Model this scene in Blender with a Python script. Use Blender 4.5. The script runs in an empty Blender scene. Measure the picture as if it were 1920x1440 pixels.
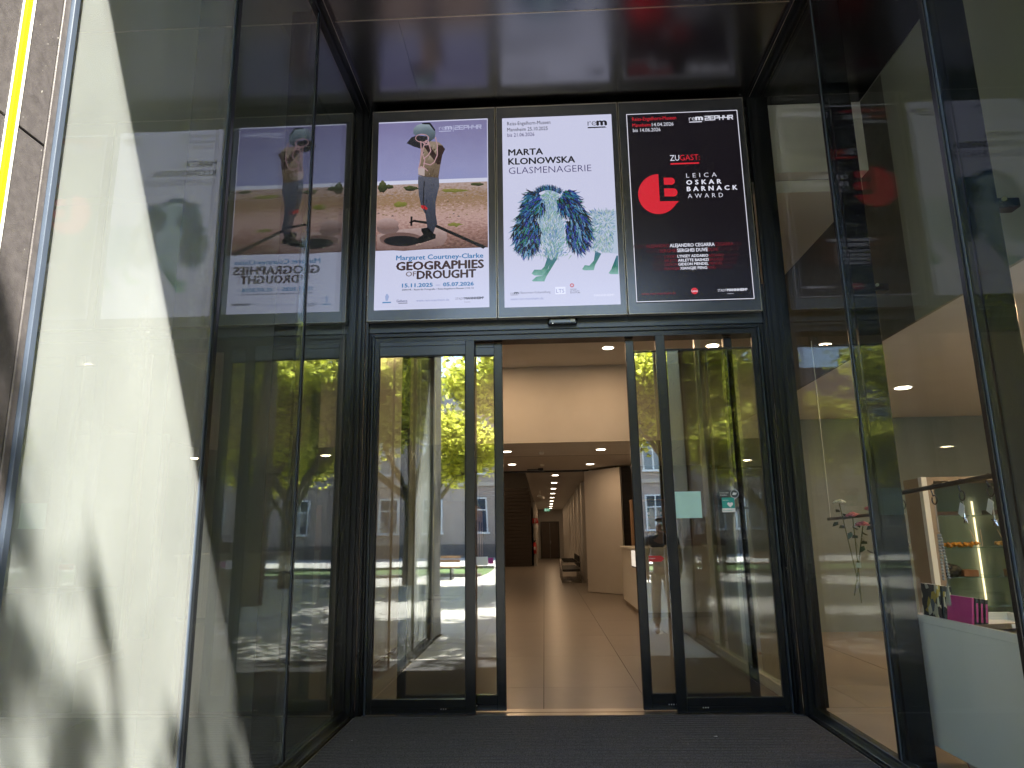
import bpy, bmesh, math, random
from mathutils import Vector, Matrix
R = math.radians
C = bpy.context.scene.collection
rnd = random.Random(7); U = rnd.uniform
sc = bpy.context.scene

# ------------------------------------------------------------------ camera, world, sun, exposure
F_PX, YAW, PIT, ROL = 1325.5, R(-2.355), R(12.20), R(-0.895)
_f = Vector((math.sin(YAW)*math.cos(PIT), math.cos(YAW)*math.cos(PIT), math.sin(PIT)))
_r = Vector((math.cos(YAW), -math.sin(YAW), 0)); _u = _r.cross(_f)
RT = _r*math.cos(ROL)+_u*math.sin(ROL); UP = -_r*math.sin(ROL)+_u*math.cos(ROL)
CAM = Vector((0, 0, 1.5))
cd = bpy.data.cameras.new('camera'); cam = bpy.data.objects.new('camera', cd); C.objects.link(cam)
m3 = Matrix((RT, UP, -_f)).transposed(); cam.matrix_world = Matrix.Translation(CAM) @ m3.to_4x4()
cd.sensor_width = 36; cd.lens = 36*F_PX/1920; cd.clip_start = .02; cd.clip_end = 1000
sc.camera = cam
EXPO = 3.3
EM = 1/2**EXPO
sc.view_settings.view_transform = 'Standard'; sc.view_settings.look = 'None'
sc.view_settings.exposure = EXPO; sc.view_settings.gamma = 1; sc.view_settings.use_curve_mapping = False
w = bpy.data.worlds.new('World'); sc.world = w; w.use_nodes = True
nt = w.node_tree; bg = nt.nodes['Background']
sky = nt.nodes.new('ShaderNodeTexSky'); sky.sky_type = 'NISHITA'; sky.sun_disc = False
SUNV = Vector((0.6, -1, 1.74)).normalized()
sky.sun_elevation = math.asin(SUNV.z); sky.sun_rotation = math.atan2(SUNV.x, SUNV.y)
nt.links.new(sky.outputs[0], bg.inputs[0]); bg.inputs[1].default_value = .125
sl = bpy.data.lights.new('sun', 'SUN'); sl.energy = 4.2; sl.angle = R(.5); sl.color = (1, .95, .86)
so = bpy.data.objects.new('sun', sl); C.objects.link(so); so.rotation_euler = SUNV.to_track_quat('Z', 'Y').to_euler()
cy = sc.cycles
cy.use_denoising = True; cy.max_bounces = 14; cy.glossy_bounces = 6; cy.diffuse_bounces = 4
cy.transparent_max_bounces = 24; cy.transmission_bounces = 6; cy.sample_clamp_indirect = 2; cy.sample_clamp_direct = 0
cy.caustics_reflective = False; cy.caustics_refractive = False; cy.use_light_tree = True; cy.adaptive_threshold = .006
try: cy.denoiser = 'OPENIMAGEDENOISE'
except Exception: pass

# ------------------------------------------------------------------ helpers
def s2l(c): return tuple(((v/255+.055)/1.055)**2.4 if v/255 > .04045 else v/255/12.92 for v in c)
def on_plane(px, py, y):            # where a sight line meets the upright plane at depth y
    d = _f + RT*((px-960)/F_PX) - UP*((py-720)/F_PX); t = (y-CAM.y)/d.y; return CAM + d*t
def root_loc(p):
    v = Vector((0, 0, 0))
    while p: v += p.location; p = p.parent
    return v
def obj(name, bm, mat, parent=None, **props):
    me = bpy.data.meshes.new(name); bm.to_mesh(me); bm.free()
    for m in (mat if isinstance(mat, (list, tuple)) else [mat]): me.materials.append(m)
    o = bpy.data.objects.new(name, me); C.objects.link(o)
    if parent is not None:
        o.parent = parent; me.transform(Matrix.Translation(-root_loc(parent)))
    for k, v in props.items(): o[k] = v
    return o
def thing(name, label, cat, loc=(0, 0, 0), group=None, kind=None):
    o = bpy.data.objects.new(name, None); C.objects.link(o); o.location = loc; o.empty_display_size = .1
    if label: o['label'] = label
    if cat: o['category'] = cat
    if group: o['group'] = group
    if kind: o['kind'] = kind
    return o
def bx(bm, x0, x1, y0, y1, z0, z1, bev=0, M=None, mi=0):
    r = bmesh.ops.create_cube(bm, size=1); vs = r['verts']
    bmesh.ops.scale(bm, vec=(x1-x0, y1-y0, z1-z0), verts=vs)
    bmesh.ops.translate(bm, vec=((x0+x1)/2, (y0+y1)/2, (z0+z1)/2), verts=vs)
    fs = set(f for v in vs for f in v.link_faces)
    for f in fs: f.material_index = mi
    if bev:
        es = set(e for v in vs for e in v.link_edges)
        r2 = bmesh.ops.bevel(bm, geom=list(es), offset=bev, segments=1, affect='EDGES', profile=.5)
        vs = list(set(vs) & set(bm.verts)) if False else [v for v in r2['verts']]
    if M is not None: bmesh.ops.transform(bm, matrix=M, verts=[v for v in vs if v.is_valid])
    return vs
def Bx(name, mat, parent, *boxes, bev=0, M=None, **props):
    bm = bmesh.new()
    for b in boxes: bx(bm, *b, bev=bev)
    if M is not None: bmesh.ops.transform(bm, matrix=M, verts=bm.verts)
    return obj(name, bm, mat, parent, **props)
def cyl(bm, a, b, r0, r1=None, seg=10, cap=True):
    a = Vector(a); b = Vector(b); d = b-a; L = d.length; r1 = r0 if r1 is None else r1
    q = d.to_track_quat('Z', 'Y').to_matrix().to_4x4()
    r = bmesh.ops.create_cone(bm, cap_ends=cap, segments=seg, radius1=r0, radius2=r1, depth=L)
    bmesh.ops.transform(bm, matrix=Matrix.Translation((a+b)/2) @ q, verts=r['verts']); return r['verts']
def tube(bm, pts, r, seg=8):
    for a, b in zip(pts, pts[1:]):
        cyl(bm, a, b, r, r, seg)
        rr = bmesh.ops.create_icosphere(bm, subdivisions=1, radius=r*1.01); bmesh.ops.translate(bm, vec=b, verts=rr['verts'])
def sph(bm, c, r, sub=2, sc_=(1, 1, 1)):
    rr = bmesh.ops.create_icosphere(bm, subdivisions=sub, radius=r)
    bmesh.ops.scale(bm, vec=sc_, verts=rr['verts']); bmesh.ops.translate(bm, vec=c, verts=rr['verts']); return rr['verts']
def smooth(o):
    for p in o.data.polygons: p.use_smooth = True
    return o
def copy_tree(o, loc=None, rot=None, parent=None, label=None):
    c = o.copy(); C.objects.link(c); c.parent = parent
    if loc is not None: c.location = loc
    if rot is not None: c.rotation_euler = rot
    if label: c['label'] = label
    for ch in list(o.children): copy_tree(ch, parent=c)
    return c
def poly(bm, pts, mi=0):
    vs = [bm.verts.new(p) for p in pts]; f = bm.faces.new(vs); f.material_index = mi; return f

# ------------------------------------------------------------------ materials
def newm(name):
    m = bpy.data.materials.new(name); m.use_nodes = True; t = m.node_tree
    return m, t, t.nodes['Principled BSDF']
def N(t, kind, **kw):
    n = t.nodes.new(kind)
    for k, v in kw.items():
        if k in n.inputs: n.inputs[k].default_value = v
        else: setattr(n, k, v)
    return n
def coords(t, scale=(1, 1, 1), src='Object'):
    tc = t.nodes.new('ShaderNodeTexCoord'); mp = t.nodes.new('ShaderNodeMapping'); mp.inputs['Scale'].default_value = scale
    t.links.new(tc.outputs[src], mp.inputs[0]); return mp.outputs[0]
def pm(name, col, rough=.5, metal=0, spec=.5, var=.15, nscale=6, bump=0, bscale=40, aniso=0, stretch=(1, 1, 1), col2=None, rvar=0, emit=None):
    m, t, b = newm(name)
    b.inputs['Roughness'].default_value = rough; b.inputs['Metallic'].default_value = metal
    b.inputs['Specular IOR Level'].default_value = spec
    co = coords(t, stretch)
    n = N(t, 'ShaderNodeTexNoise', Scale=nscale, Detail=6.0, Roughness=.6); t.links.new(co, n.inputs['Vector'])
    r = t.nodes.new('ShaderNodeValToRGB'); r.color_ramp.elements[0].position = .3; r.color_ramp.elements[1].position = .7
    c2 = col2 or tuple(min(1, c*(1+var)) for c in col); c1 = col if col2 else tuple(c*(1-var) for c in col)
    r.color_ramp.elements[0].color = (*c1, 1); r.color_ramp.elements[1].color = (*c2, 1)
    t.links.new(n.outputs[0], r.inputs[0]); t.links.new(r.outputs[0], b.inputs['Base Color'])
    if rvar:
        mr = N(t, 'ShaderNodeMapRange'); mr.inputs['To Min'].default_value = max(0, rough-rvar); mr.inputs['To Max'].default_value = rough+rvar
        t.links.new(n.outputs[0], mr.inputs[0]); t.links.new(mr.outputs[0], b.inputs['Roughness'])
    if bump:
        n2 = N(t, 'ShaderNodeTexNoise', Scale=bscale, Detail=5.0); t.links.new(co, n2.inputs['Vector'])
        bp = N(t, 'ShaderNodeBump', Strength=bump, Distance=.01); t.links.new(n2.outputs[0], bp.inputs['Height']); t.links.new(bp.outputs[0], b.inputs['Normal'])
    if aniso: b.inputs['Anisotropic'].default_value = aniso
    if emit: b.inputs['Emission Color'].default_value = (*emit[0], 1); b.inputs['Emission Strength'].default_value = emit[1]
    return m
def glassm(name, f0=.08, tint=(.93, .96, .94), k=1.0, wave=0, dust=0, dustcol=(.62, .68, .64), wscale=(1, 1, .15)):
    m, t, b = newm(name); t.nodes.remove(b); out = t.nodes['Material Output']; L = t.links.new
    g = t.nodes.new('ShaderNodeNewGeometry'); d = N(t, 'ShaderNodeVectorMath', operation='DOT_PRODUCT')
    L(g.outputs['Incoming'], d.inputs[0]); L(g.outputs['Normal'], d.inputs[1])
    a = N(t, 'ShaderNodeMath', operation='ABSOLUTE'); L(d.outputs['Value'], a.inputs[0])
    s = N(t, 'ShaderNodeMath', operation='SUBTRACT', use_clamp=True); s.inputs[0].default_value = 1; L(a.outputs[0], s.inputs[1])
    p = N(t, 'ShaderNodeMath', operation='POWER'); L(s.outputs[0], p.inputs[0]); p.inputs[1].default_value = 5
    mr = N(t, 'ShaderNodeMath', operation='MULTIPLY_ADD', use_clamp=True); L(p.outputs[0], mr.inputs[0]); mr.inputs[1].default_value = k-f0; mr.inputs[2].default_value = f0
    tr = t.nodes.new('ShaderNodeBsdfTransparent'); tr.inputs[0].default_value = (*tint, 1)
    gl = t.nodes.new('ShaderNodeBsdfGlossy'); gl.inputs['Roughness'].default_value = 0.0; gl.inputs[0].default_value = (.95, .97, 1, 1)
    if wave:
        n = N(t, 'ShaderNodeTexNoise', Scale=2.2, Detail=2.5); L(coords(t, wscale), n.inputs['Vector'])
        bp = N(t, 'ShaderNodeBump', Strength=wave, Distance=.02); L(n.outputs[0], bp.inputs['Height']); L(bp.outputs[0], gl.inputs['Normal'])
    mx = t.nodes.new('ShaderNodeMixShader'); L(mr.outputs[0], mx.inputs[0]); L(tr.outputs[0], mx.inputs[1]); L(gl.outputs[0], mx.inputs[2])
    last = mx
    if dust:
        df = t.nodes.new('ShaderNodeBsdfDiffuse'); df.inputs[0].default_value = (*dustcol, 1)
        n1 = N(t, 'ShaderNodeTexNoise', Scale=260.0, Detail=2.0); L(coords(t), n1.inputs['Vector'])
        n2 = N(t, 'ShaderNodeTexNoise', Scale=1.4, Detail=3.0); L(coords(t, (1, 1, .5)), n2.inputs['Vector'])
        m1 = N(t, 'ShaderNodeMapRange'); m1.inputs['From Min'].default_value = .3; m1.inputs['From Max'].default_value = .7
        m1.inputs['To Min'].default_value = dust*.9; m1.inputs['To Max'].default_value = dust*1.1; L(n1.outputs[0], m1.inputs[0])
        m2 = N(t, 'ShaderNodeMapRange'); m2.inputs['From Min'].default_value = .3; m2.inputs['From Max'].default_value = .7
        m2.inputs['To Min'].default_value = .7; m2.inputs['To Max'].default_value = 1.2; L(n2.outputs[0], m2.inputs[0])
        mm = N(t, 'ShaderNodeMath', operation='MULTIPLY', use_clamp=True); L(m1.outputs[0], mm.inputs[0]); L(m2.outputs[0], mm.inputs[1])
        m3_ = t.nodes.new('ShaderNodeMixShader'); L(mm.outputs[0], m3_.inputs[0]); L(mx.outputs[0], m3_.inputs[1]); L(df.outputs[0], m3_.inputs[2]); last = m3_
    L(last.outputs[0], out.inputs[0]); return m
def screen(name, col, k=1.0):      # a lit pixel colour of a display, behind its cover glass (sRGB in)
    key = 'screen_'+name
    if key in bpy.data.materials: return bpy.data.materials[key]
    m, t, b = newm(key); c = s2l(col)
    b.inputs['Base Color'].default_value = (.004, .004, .005, 1); b.inputs['Roughness'].default_value = .22
    b.inputs['Specular IOR Level'].default_value = .35
    b.inputs['Emission Color'].default_value = (*c, 1); b.inputs['Emission Strength'].default_value = EM*k
    return m
def lamp_m(name, col, k): return pm(name, (.8, .8, .8), .4, emit=(col, k))

M = {}
M['frame'] = pm('black_powder_coat', (.007, .0085, .010), .26, spec=.42, var=.1, nscale=3, rvar=.03)
M['frame2'] = pm('anthracite_powder_coat', (.026, .036, .050), .30, spec=.6, var=.08, nscale=2, rvar=.03)
M['seal'] = pm('black_rubber_seal', (.006, .006, .006), .6)
M['ceil'] = pm('lacquered_soffit_sheet', (.23, .228, .228), .23, metal=1, var=.06, nscale=1.5, aniso=.0)
M['brass'] = pm('champagne_metal', (.55, .47, .38), .35, metal=1, var=.05)
M['bezel'] = pm('display_bezel_glass', (.034, .036, .045), .24, spec=.9, var=.1)
M['bezedge'] = pm('display_edge_aluminium', (.42, .38, .33), .4, metal=1, var=.05)
M['stone'] = pm('dark_granite', (.056, .050, .049), .42, var=.3, nscale=30, bump=.12, bscale=220, col2=(.092, .083, .081))
M['mortar'] = pm('pale_dusty_joint', (.35, .33, .32), .9)
M['yellow'] = pm('yellow_band_paint', (.62, .60, .0), .5, var=.02)
M['offwhite'] = pm('off_white_marks', (.6, .58, .52), .8, var=.2, nscale=12)
M['alu'] = pm('grey_blue_aluminium', (.05, .065, .09), .4, metal=.0, var=.1)
M['steel'] = pm('brushed_steel', (.5, .5, .5), .3, metal=1, var=.1, stretch=(1, 1, 8))
M['mat'] = pm('ribbed_charcoal_carpet', (.028, .028, .031), .95, var=.7, nscale=140, bump=.6, bscale=260, spec=.1, col2=(.12, .12, .125))
M['matgap'] = pm('mat_gap', (.004, .004, .004), .9)
M['tile'] = pm('grey_brown_stone_tile', (.225, .200, .180), .31, var=.22, nscale=2.2, stretch=(1, 1, 1), rvar=.04, bump=.02, bscale=30, col2=(.285, .258, .232))
M['grout'] = pm('tile_grout', (.05, .04, .034), .9)
M['white'] = pm('interior_white_plaster', (.62, .60, .57), .85, var=.03, nscale=2, bump=.03, bscale=90)
M['whitelac'] = pm('white_lacquer', (.82, .82, .79), .28, var=.02, nscale=2)
M['greyblue'] = pm('grey_blue_wall', (.20, .25, .26), .8, var=.05)
M['fascia'] = pm('grey_green_fascia', (.24, .25, .21), .8, var=.06, nscale=1)
M['cabback'] = pm('grey_green_back_panel', (.20, .24, .20), .6, var=.05)
M['darkwood'] = pm('dark_stained_boards', (.05, .038, .03), .5, var=.3, nscale=4, stretch=(.3, 1, 8))
M['wood'] = pm('warm_oak_panel', (.36, .22, .13), .5, var=.15, nscale=3, stretch=(6, 6, .5))
M['tan'] = pm('tan_cabinet_frame', (.30, .24, .18), .5, var=.08)
M['doorbrown'] = pm('brown_metal_door', (.085, .06, .042), .35, var=.15, nscale=3)
M['leather'] = pm('black_leather', (.012, .012, .013), .4, var=.2, bump=.2, bscale=120)
M['chrome'] = pm('chrome_tube', (.75, .75, .75), .12, metal=1, var=.02)
M['red'] = pm('signal_red', (.5, .012, .012), .4, var=.05)
M['green'] = pm('sign_green', (.0, .16, .08), .5, var=.05)
M['paperwhite'] = pm('white_paper', (.75, .75, .74), .7, var=.03)
M['mint'] = pm('pale_mint_film', (.42, .66, .60), .5, var=.03)
M['teal'] = pm('teal_print', (.02, .30, .26), .5, var=.05)
M['charcoal'] = pm('charcoal_print', (.05, .06, .06), .5, var=.05)
M['pink'] = pm('magenta_card', (.62, .08, .28), .45, var=.06)
M['magenta'] = pm('deep_magenta_print', (.35, .01, .20), .5)
M['glass'] = glassm('door_pane_glass', .22, tint=(.82, .84, .80), wave=.05)
for k_, d_ in (('glassL', .23), ('glassL2', .05), ('glassL3', .018)):
    M[k_] = glassm('dusty_side_glass', .15, tint=(.68, .74, .72), dust=d_, dustcol=(.66, .69, .66), wave=.04, wscale=(.3, 1, .2))
M['glassR'] = glassm('side_glass', .02, k=.29, tint=(.93, .95, .94), wave=.05, wscale=(.3, 1, .2))
M['glassin'] = glassm('partition_glass', .05, tint=(.90, .95, .93))
M['shelfglass'] = glassm('shelf_glass', .05, tint=(.75, .85, .80))
M['winglass'] = pm('far_window_glass', (.03, .05, .08), .05, spec=1, var=.3)
M['down'] = lamp_m('downlight_lens', (1, .86, .66), 1.6)
M['led'] = lamp_m('led_strip_lens', (1, .76, .38), .11)
M['lightbox'] = lamp_m('light_box_face', (1, .93, .80), .07)

# ------------------------------------------------------------------ the plaza, lawn and what stands behind the camera
def plaza_mat():
    m = pm('pale_plaza_paving', (.38, .36, .33), .85, var=.15, nscale=.6, bump=.1, bscale=20)
    return m
XL, XR, YF, ZC = -1.70, 2.17, 6.50, 5.79     # recess: left wall, right wall, door plane, ceiling
bm = bmesh.new(); bx(bm, -220, 220, -220, 1.2, -.3, 0); obj('plaza', bm, plaza_mat(), kind='structure')
M['grass'] = pm('lawn_grass', (.06, .11, .02), .9, var=.4, nscale=8, bump=.5, bscale=60)
M['hedge'] = pm('low_stone_kerb', (.28, .26, .23), .8)
M['asph'] = pm('light_gravel_path', (.42, .40, .36), .9, var=.1, nscale=3)
M['bark'] = pm('plane_tree_bark', (.16, .13, .09), .85, var=.35, nscale=5, bump=.4, bscale=12)
bm = bmesh.new(); bx(bm, -60, -2.5, -22.5, -15.5, -.1, .004); bx(bm, 1.5, 60, -22.5, -15.5, -.1, .004); obj('lawn', bm, M['grass'], kind='structure')
bm = bmesh.new(); bx(bm, -60, 60, -34, -23, -.1, .006); obj('gravel_path', bm, M['asph'], kind='structure')
bm = bmesh.new()
for s in ((-60, -2.5), (1.5, 60)):
    bx(bm, s[0], s[1], -15.5, -15.3, -.1, .12); bx(bm, s[0], s[1], -22.7, -22.5, -.1, .12)
obj('kerb', bm, M['hedge'], kind='structure')

def leaf_mat(name, c, tr):
    m, t, b = newm(name); t.nodes.remove(b); L = t.links.new
    info = t.nodes.new('ShaderNodeNewGeometry')
    hs = N(t, 'ShaderNodeHueSaturation'); hs.inputs['Color'].default_value = (*c, 1)
    mr = N(t, 'ShaderNodeMapRange'); mr.inputs['To Min'].default_value = .35; mr.inputs['To Max'].default_value = 1.9
    L(info.outputs['Random Per Island'], mr.inputs[0]); L(mr.outputs[0], hs.inputs['Value'])
    d = t.nodes.new('ShaderNodeBsdfDiffuse'); L(hs.outputs[0], d.inputs[0])
    hs2 = N(t, 'ShaderNodeHueSaturation'); hs2.inputs['Color'].default_value = (*tr, 1); L(mr.outputs[0], hs2.inputs['Value'])
    q = t.nodes.new('ShaderNodeBsdfTranslucent'); L(hs2.outputs[0], q.inputs[0])
    mx = t.nodes.new('ShaderNodeMixShader'); mx.inputs[0].default_value = .65; L(d.outputs[0], mx.inputs[1]); L(q.outputs[0], mx.inputs[2])
    L(mx.outputs[0], t.nodes['Material Output'].inputs[0]); return m
LEAF = [leaf_mat('spring_leaf', (.18, .19, .05), (.66, .68, .12)), leaf_mat('dark_leaf', (.13, .14, .035), (.58, .58, .09))]

def make_tree(seed, h, spread, base, nleaf, leafs, mat, label, group, size=.10, loc=(0, 0, 0)):
    r = random.Random(seed); t = thing('plane_tree', label, 'tree', loc, group)
    bm = bmesh.new(); ends = []
    tr = .22
    def branch(a, d, L, rad, depth):
        n = 3; p = a.copy()
        for i in range(n):
            d = (d + Vector((r.uniform(-.16, .16), r.uniform(-.16, .16), r.uniform(-.02, .12)))).normalized()
            q = p + d*L/n; r1 = rad*(1-.28*(i+1)/n); cyl(bm, p, q, rad*(1-.28*i/n), r1, 8 if rad > .06 else 5, cap=False); p = q
            if depth >= 2: ends.append(p.copy())
        if depth < 3:
            for k in range(r.randint(3, 4)):
                a2 = r.uniform(0, 6.28); tilt = r.uniform(.45, .95)
                nd = (d*math.cos(tilt) + Vector((math.cos(a2), math.sin(a2), r.uniform(-.2, .35)))*math.sin(tilt)).normalized()
                branch(p, nd, L*r.uniform(.55, .78), rad*.6, depth+1)
        else: ends.append(p)
    p = Vector((0, 0, 0)); cyl(bm, (0, 0, -.1), (r.uniform(-.1, .1), 0, base), tr*1.15, tr*.8, 12)
    for k in range(5):
        a2 = k*1.2566+r.uniform(-.4, .4); tl = r.uniform(.3, .95)
        branch(Vector((0, 0, base*.95)), Vector((math.cos(a2)*math.sin(tl)*spread/4, math.sin(a2)*math.sin(tl)*spread/4, math.cos(tl))).normalized(), (h-base)*.42, tr*.55, 1)
    tk = smooth(obj('trunk', bm, M['bark'], None)); tk.parent = t
    vs = []; fs = []
    for i in range(nleaf):
        e = r.choice(ends); g = .40
        c = e + Vector((r.gauss(0, g), r.gauss(0, g), r.gauss(0, g*.75)))
        if c.z < base*.85: c.z = base*.85 + r.random()*.5
        u = Vector((r.gauss(0, 1), r.gauss(0, 1), r.gauss(0, .6))).normalized(); v = u.cross(Vector((r.gauss(0, 1), r.gauss(0, 1), r.gauss(0, 1)))).normalized()
        s = size*r.uniform(.6, 1.35); k = len(vs)
        vs += [c-u*s, c-v*s*.7, c+u*s, c+v*s*.7]; fs.append((k, k+1, k+2, k+3))
    me = bpy.data.meshes.new('crown'); me.from_pydata([tuple(x) for x in vs], [], fs); me.materials.append(mat)
    o = bpy.data.objects.new('crown', me); C.objects.link(o); o.parent = t
    return t
g_ = 'plane trees on the plaza'
T1 = make_tree(3, 9.6, 4.5, 2.9, 30000, 0, LEAF[0], 'young leafed plane tree with forked trunk reflected in left door', g_, loc=(-9.4, -9.5, 0))
T2 = make_tree(11, 9.0, 5, 2.9, 34000, 0, LEAF[0], 'bright yellow green tree reflected beside the door opening', g_, loc=(1.0, -10.8, 0))
T3 = make_tree(23, 8.2, 4, 2.2, 24000, 0, LEAF[1], 'darker green tree reflected behind the bright one', g_, loc=(-5.6, -19.2, 0))
T4 = make_tree(31, 11.6, 4, 6.4, 8000, 0, LEAF[0], 'tall high crowned tree just outside the right of the entrance', g_, loc=(3.5, -4.15, 0))
spots = [(T2, 4.9, -10.2, 1.3, 'bright tree reflected in the right door leaf'), (T1, 9.8, -7.6, 2.2, 'leafy tree reflected in the right door leaf edge'),
         (T2, 7.6, -13.5, 2.6, 'bright tree behind the nearer one in the right door'), (T3, 8.4, -20, .8, 'dark tree low in the right door reflection'), (T3, -11, -23, 2.6, 'dark tree at the left of the reflected lawn'),
         (T1, -13.5, -9, 3.9, 'leafy tree far left on the reflected plaza'), (T3, 12, -25, 4.4, 'dark tree far right behind the lawn'),
         (T2, 15.5, -10, 5.1, 'bright leafy tree right of the doors reflection'), (T3, -19, -25, 1.9, 'dark green tree beyond the far left lawn'),
         (T1, 21.5, -13, 0.4, 'light green tree far right along the plaza'), (T3, 20, -27, 3.1, 'dark tree at the far right lawn end'),
         (T2, -21, -12, 2.9, 'bright leafy tree furthest left on the plaza'), (T1, 6.8, -2.8, 1.1, 'leafy tree nearest to the entrance on its right'),
         (T1, -8.5, -2.2, 4.4, 'leafy tree nearest to the entrance on its left')]
for src, x, y, a, lab in spots:
    copy_tree(src, (x, y, 0), (0, 0, a), label=lab)

# reflected building
bd = thing('town_building', 'long sandstone building with grey mansard roof reflected in the doors', 'building', (0, -42, 0))
BW = pm('sandstone_render', (.34, .27, .22), .9, var=.12, nscale=.8); BS = pm('slate_roof', (.10, .10, .12), .55, var=.15, nscale=1.5)
BB = pm('sandstone_trim', (.42, .36, .29), .85, var=.1)
Bx('wall', BW, bd, (-46, 46, -56, -42, 1.0, 11.2)); Bx('plinth', pm('dark_plinth', (.12, .10, .09), .8), bd, (-46.1, 46.1, -56.1, -41.9, 0, 1.0))
Bx('cornice', BB, bd, (-46.4, 46.4, -56.4, -41.5, 11.2, 11.75)); Bx('string_course', BB, bd, (-46.1, 46.1, -41.99, -41.85, 5.4, 5.7))
bm = bmesh.new()
poly(bm, [(-46, -41.6, 11.75), (46, -41.6, 11.75), (45, -43.6, 14.5), (-45, -43.6, 14.5)]); poly(bm, [(-45, -43.6, 14.5), (45, -43.6, 14.5), (45, -54, 14.7), (-45, -54, 14.7)])
poly(bm, [(-46, -56, 11.75), (-46, -41.6, 11.75), (-45, -43.6, 14.5), (-45, -54, 14.7)]); poly(bm, [(46, -41.6, 11.75), (46, -56, 11.75), (45, -54, 14.7), (45, -43.6, 14.5)])
obj('roof', bm, BS, bd)
WF = pm('white_window_frame', (.65, .65, .62), .5)
proto = None
for fl, (z0, hh) in enumerate(((1.9, 2.6), (6.4, 2.4), (9.3, 1.5))):
    for i in range(26):
        x = -42.5+i*3.4; hw = .75
        if fl == 2 and i == 0: proto = None
        if i == 0:
            bm = bmesh.new()
            for q in ((x-hw, x-hw+.1), (x+hw-.1, x+hw), (x-.05, x+.05)): bx(bm, q[0], q[1], -42.0, -41.88, z0, z0+hh)
            bx(bm, x-hw, x+hw, -42, -41.881, z0+hh-.1, z0+hh-.001); bx(bm, x-hw-.1, x+hw+.1, -42, -41.8, z0-.15, z0); bx(bm, x-hw, x+hw, -42, -41.882, z0+hh*.62, z0+hh*.62+.08)
            wn = obj('window', bm, WF, bd); pn = Bx('pane', M['winglass'], wn, (x-hw+.1, x+hw-.1, -41.99, -41.93, z0, z0+hh-.1))
            wp, pp = wn, pn
        else:
            a = wp.copy(); C.objects.link(a); a.location = wp.location + Vector((i*3.4, 0, 0)); b_ = pp.copy(); C.objects.link(b_); b_.parent = a
# dark hoarding / market booth seen low in the reflection
# flank buildings close the square
for nm, x0, x1, lab, wc in (('side_building', -62, -40, 'plain ochre building closing the left side of the square', (.34, .29, .20)), ('side_building', 34, 60, 'pale building with red roof closing the right of the square', (.55, .52, .46))):
    sb = thing(nm, lab, 'building', ((x0+x1)/2, -20, 0)); wm = pm('render_'+str(x0), wc, .9)
    Bx('wall', wm, sb, (x0, x1, -38, -2, 0, 9)); bm = bmesh.new(); xm = (x0+x1)/2
    poly(bm, [(x0-.4, -38.4, 9), (x0-.4, -1.6, 9), (xm, -1.6, 12.5), (xm, -38.4, 12.5)]); poly(bm, [(x1+.4, -38.4, 9), (x1+.4, -1.6, 9), (xm, -1.6, 12.5), (xm, -38.4, 12.5)])
    obj('roof', bm, pm('clay_roof_'+str(x0), (.30, .10, .06), .8), sb)
    xf = x1 if x0 < 0 else x0-.12
    for k in range(8):
        for z in (1.4, 5.0): Bx('window', M['winglass'], sb, (xf, xf+.12, -35+k*4.2, -33.4+k*4.2, z, z+2.0))
# bench and bollards out on the plaza
bn = thing('park_bench', 'wooden slat bench at the lawn edge on the reflected plaza', 'bench', (-4.2, -13.6, 0))
for k in range(4): Bx('seat_slat', M['wood'], bn, (-5.2, -3.2, -13.9+k*.13, -13.8+k*.13, .42, .46))
for k in range(2): Bx('back_slat', M['wood'], bn, (-5.2, -3.2, -13.98, -13.95, .6+k*.14, .7+k*.14))
for x in (-5.0, -3.45): Bx('leg', M['frame'], bn, (x, x+.06, -13.98, -13.4, 0, .42))

# ------------------------------------------------------------------ the building: stone fronts, recess
fr = thing('stone_pier', 'dark granite clad entrance pier with yellow band at the left edge', 'wall pier', (XL-.3, 1.7, 0))
Bx('core', M['mortar'], fr, (-9, XL-.032, 1.225, 2.18, 0, 5.78))
rows = (0.0, 1.42, 2.85, 4.28, 5.78)
for y0, y1 in ((1.2, 1.972), (2.022, 2.150), (2.156, 2.188)):
    for z0, z1 in (zip(rows, rows[1:]) if y1 < 2.16 else ((0, 5.78),)):
        Bx('stone_slab', M['stone'], fr, (XL-.03, XL, y0, y1, z0+.0035, z1-.0035), bev=.0025)
for k in range(6):
    for z0, z1 in zip(rows, rows[1:]): Bx('stone_slab', M['stone'], fr, (XL-.032-(k+1)*1.2, XL-.038-k*1.2, 1.195, 1.222, z0+.004, z1-.004), bev=.0025)
Bx('yellow_band', M['yellow'], fr, (XL-.03, XL+.004, 1.990, 2.009, 0, 5.78), label='bright yellow vertical band set between the slabs')
Bx('edge_strip', M['offwhite'], fr, (XL-.03, XL+.006, 2.011, 2.019, 0, 5.78), (XL-.03, XL+.003, 1.9745, 1.976, 0, 5.78))  # thin off-white strips along the slab edges beside the yellow band
Bx('shadow_joint', M['seal'], fr, (XL-.031, XL-.02, 1.979, 1.989, 0, 5.78))
Bx('metal_trim', M['alu'], fr, (XL-.05, XL+.012, 2.19, 2.218, 0, 5.76), bev=.002)
bm = bmesh.new(); r2 = random.Random(5)
for k in range(32):
    y = r2.uniform(2.04, 2.145); z = r2.uniform(1.4, 3.6); s = r2.uniform(.0004, .0016); sph(bm, (XL+.0004, y, z), s, 1, (.25, 1, r2.uniform(1, 4)))
obj('splash_marks', bm, M['offwhite'], fr, kind='stuff')

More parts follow.
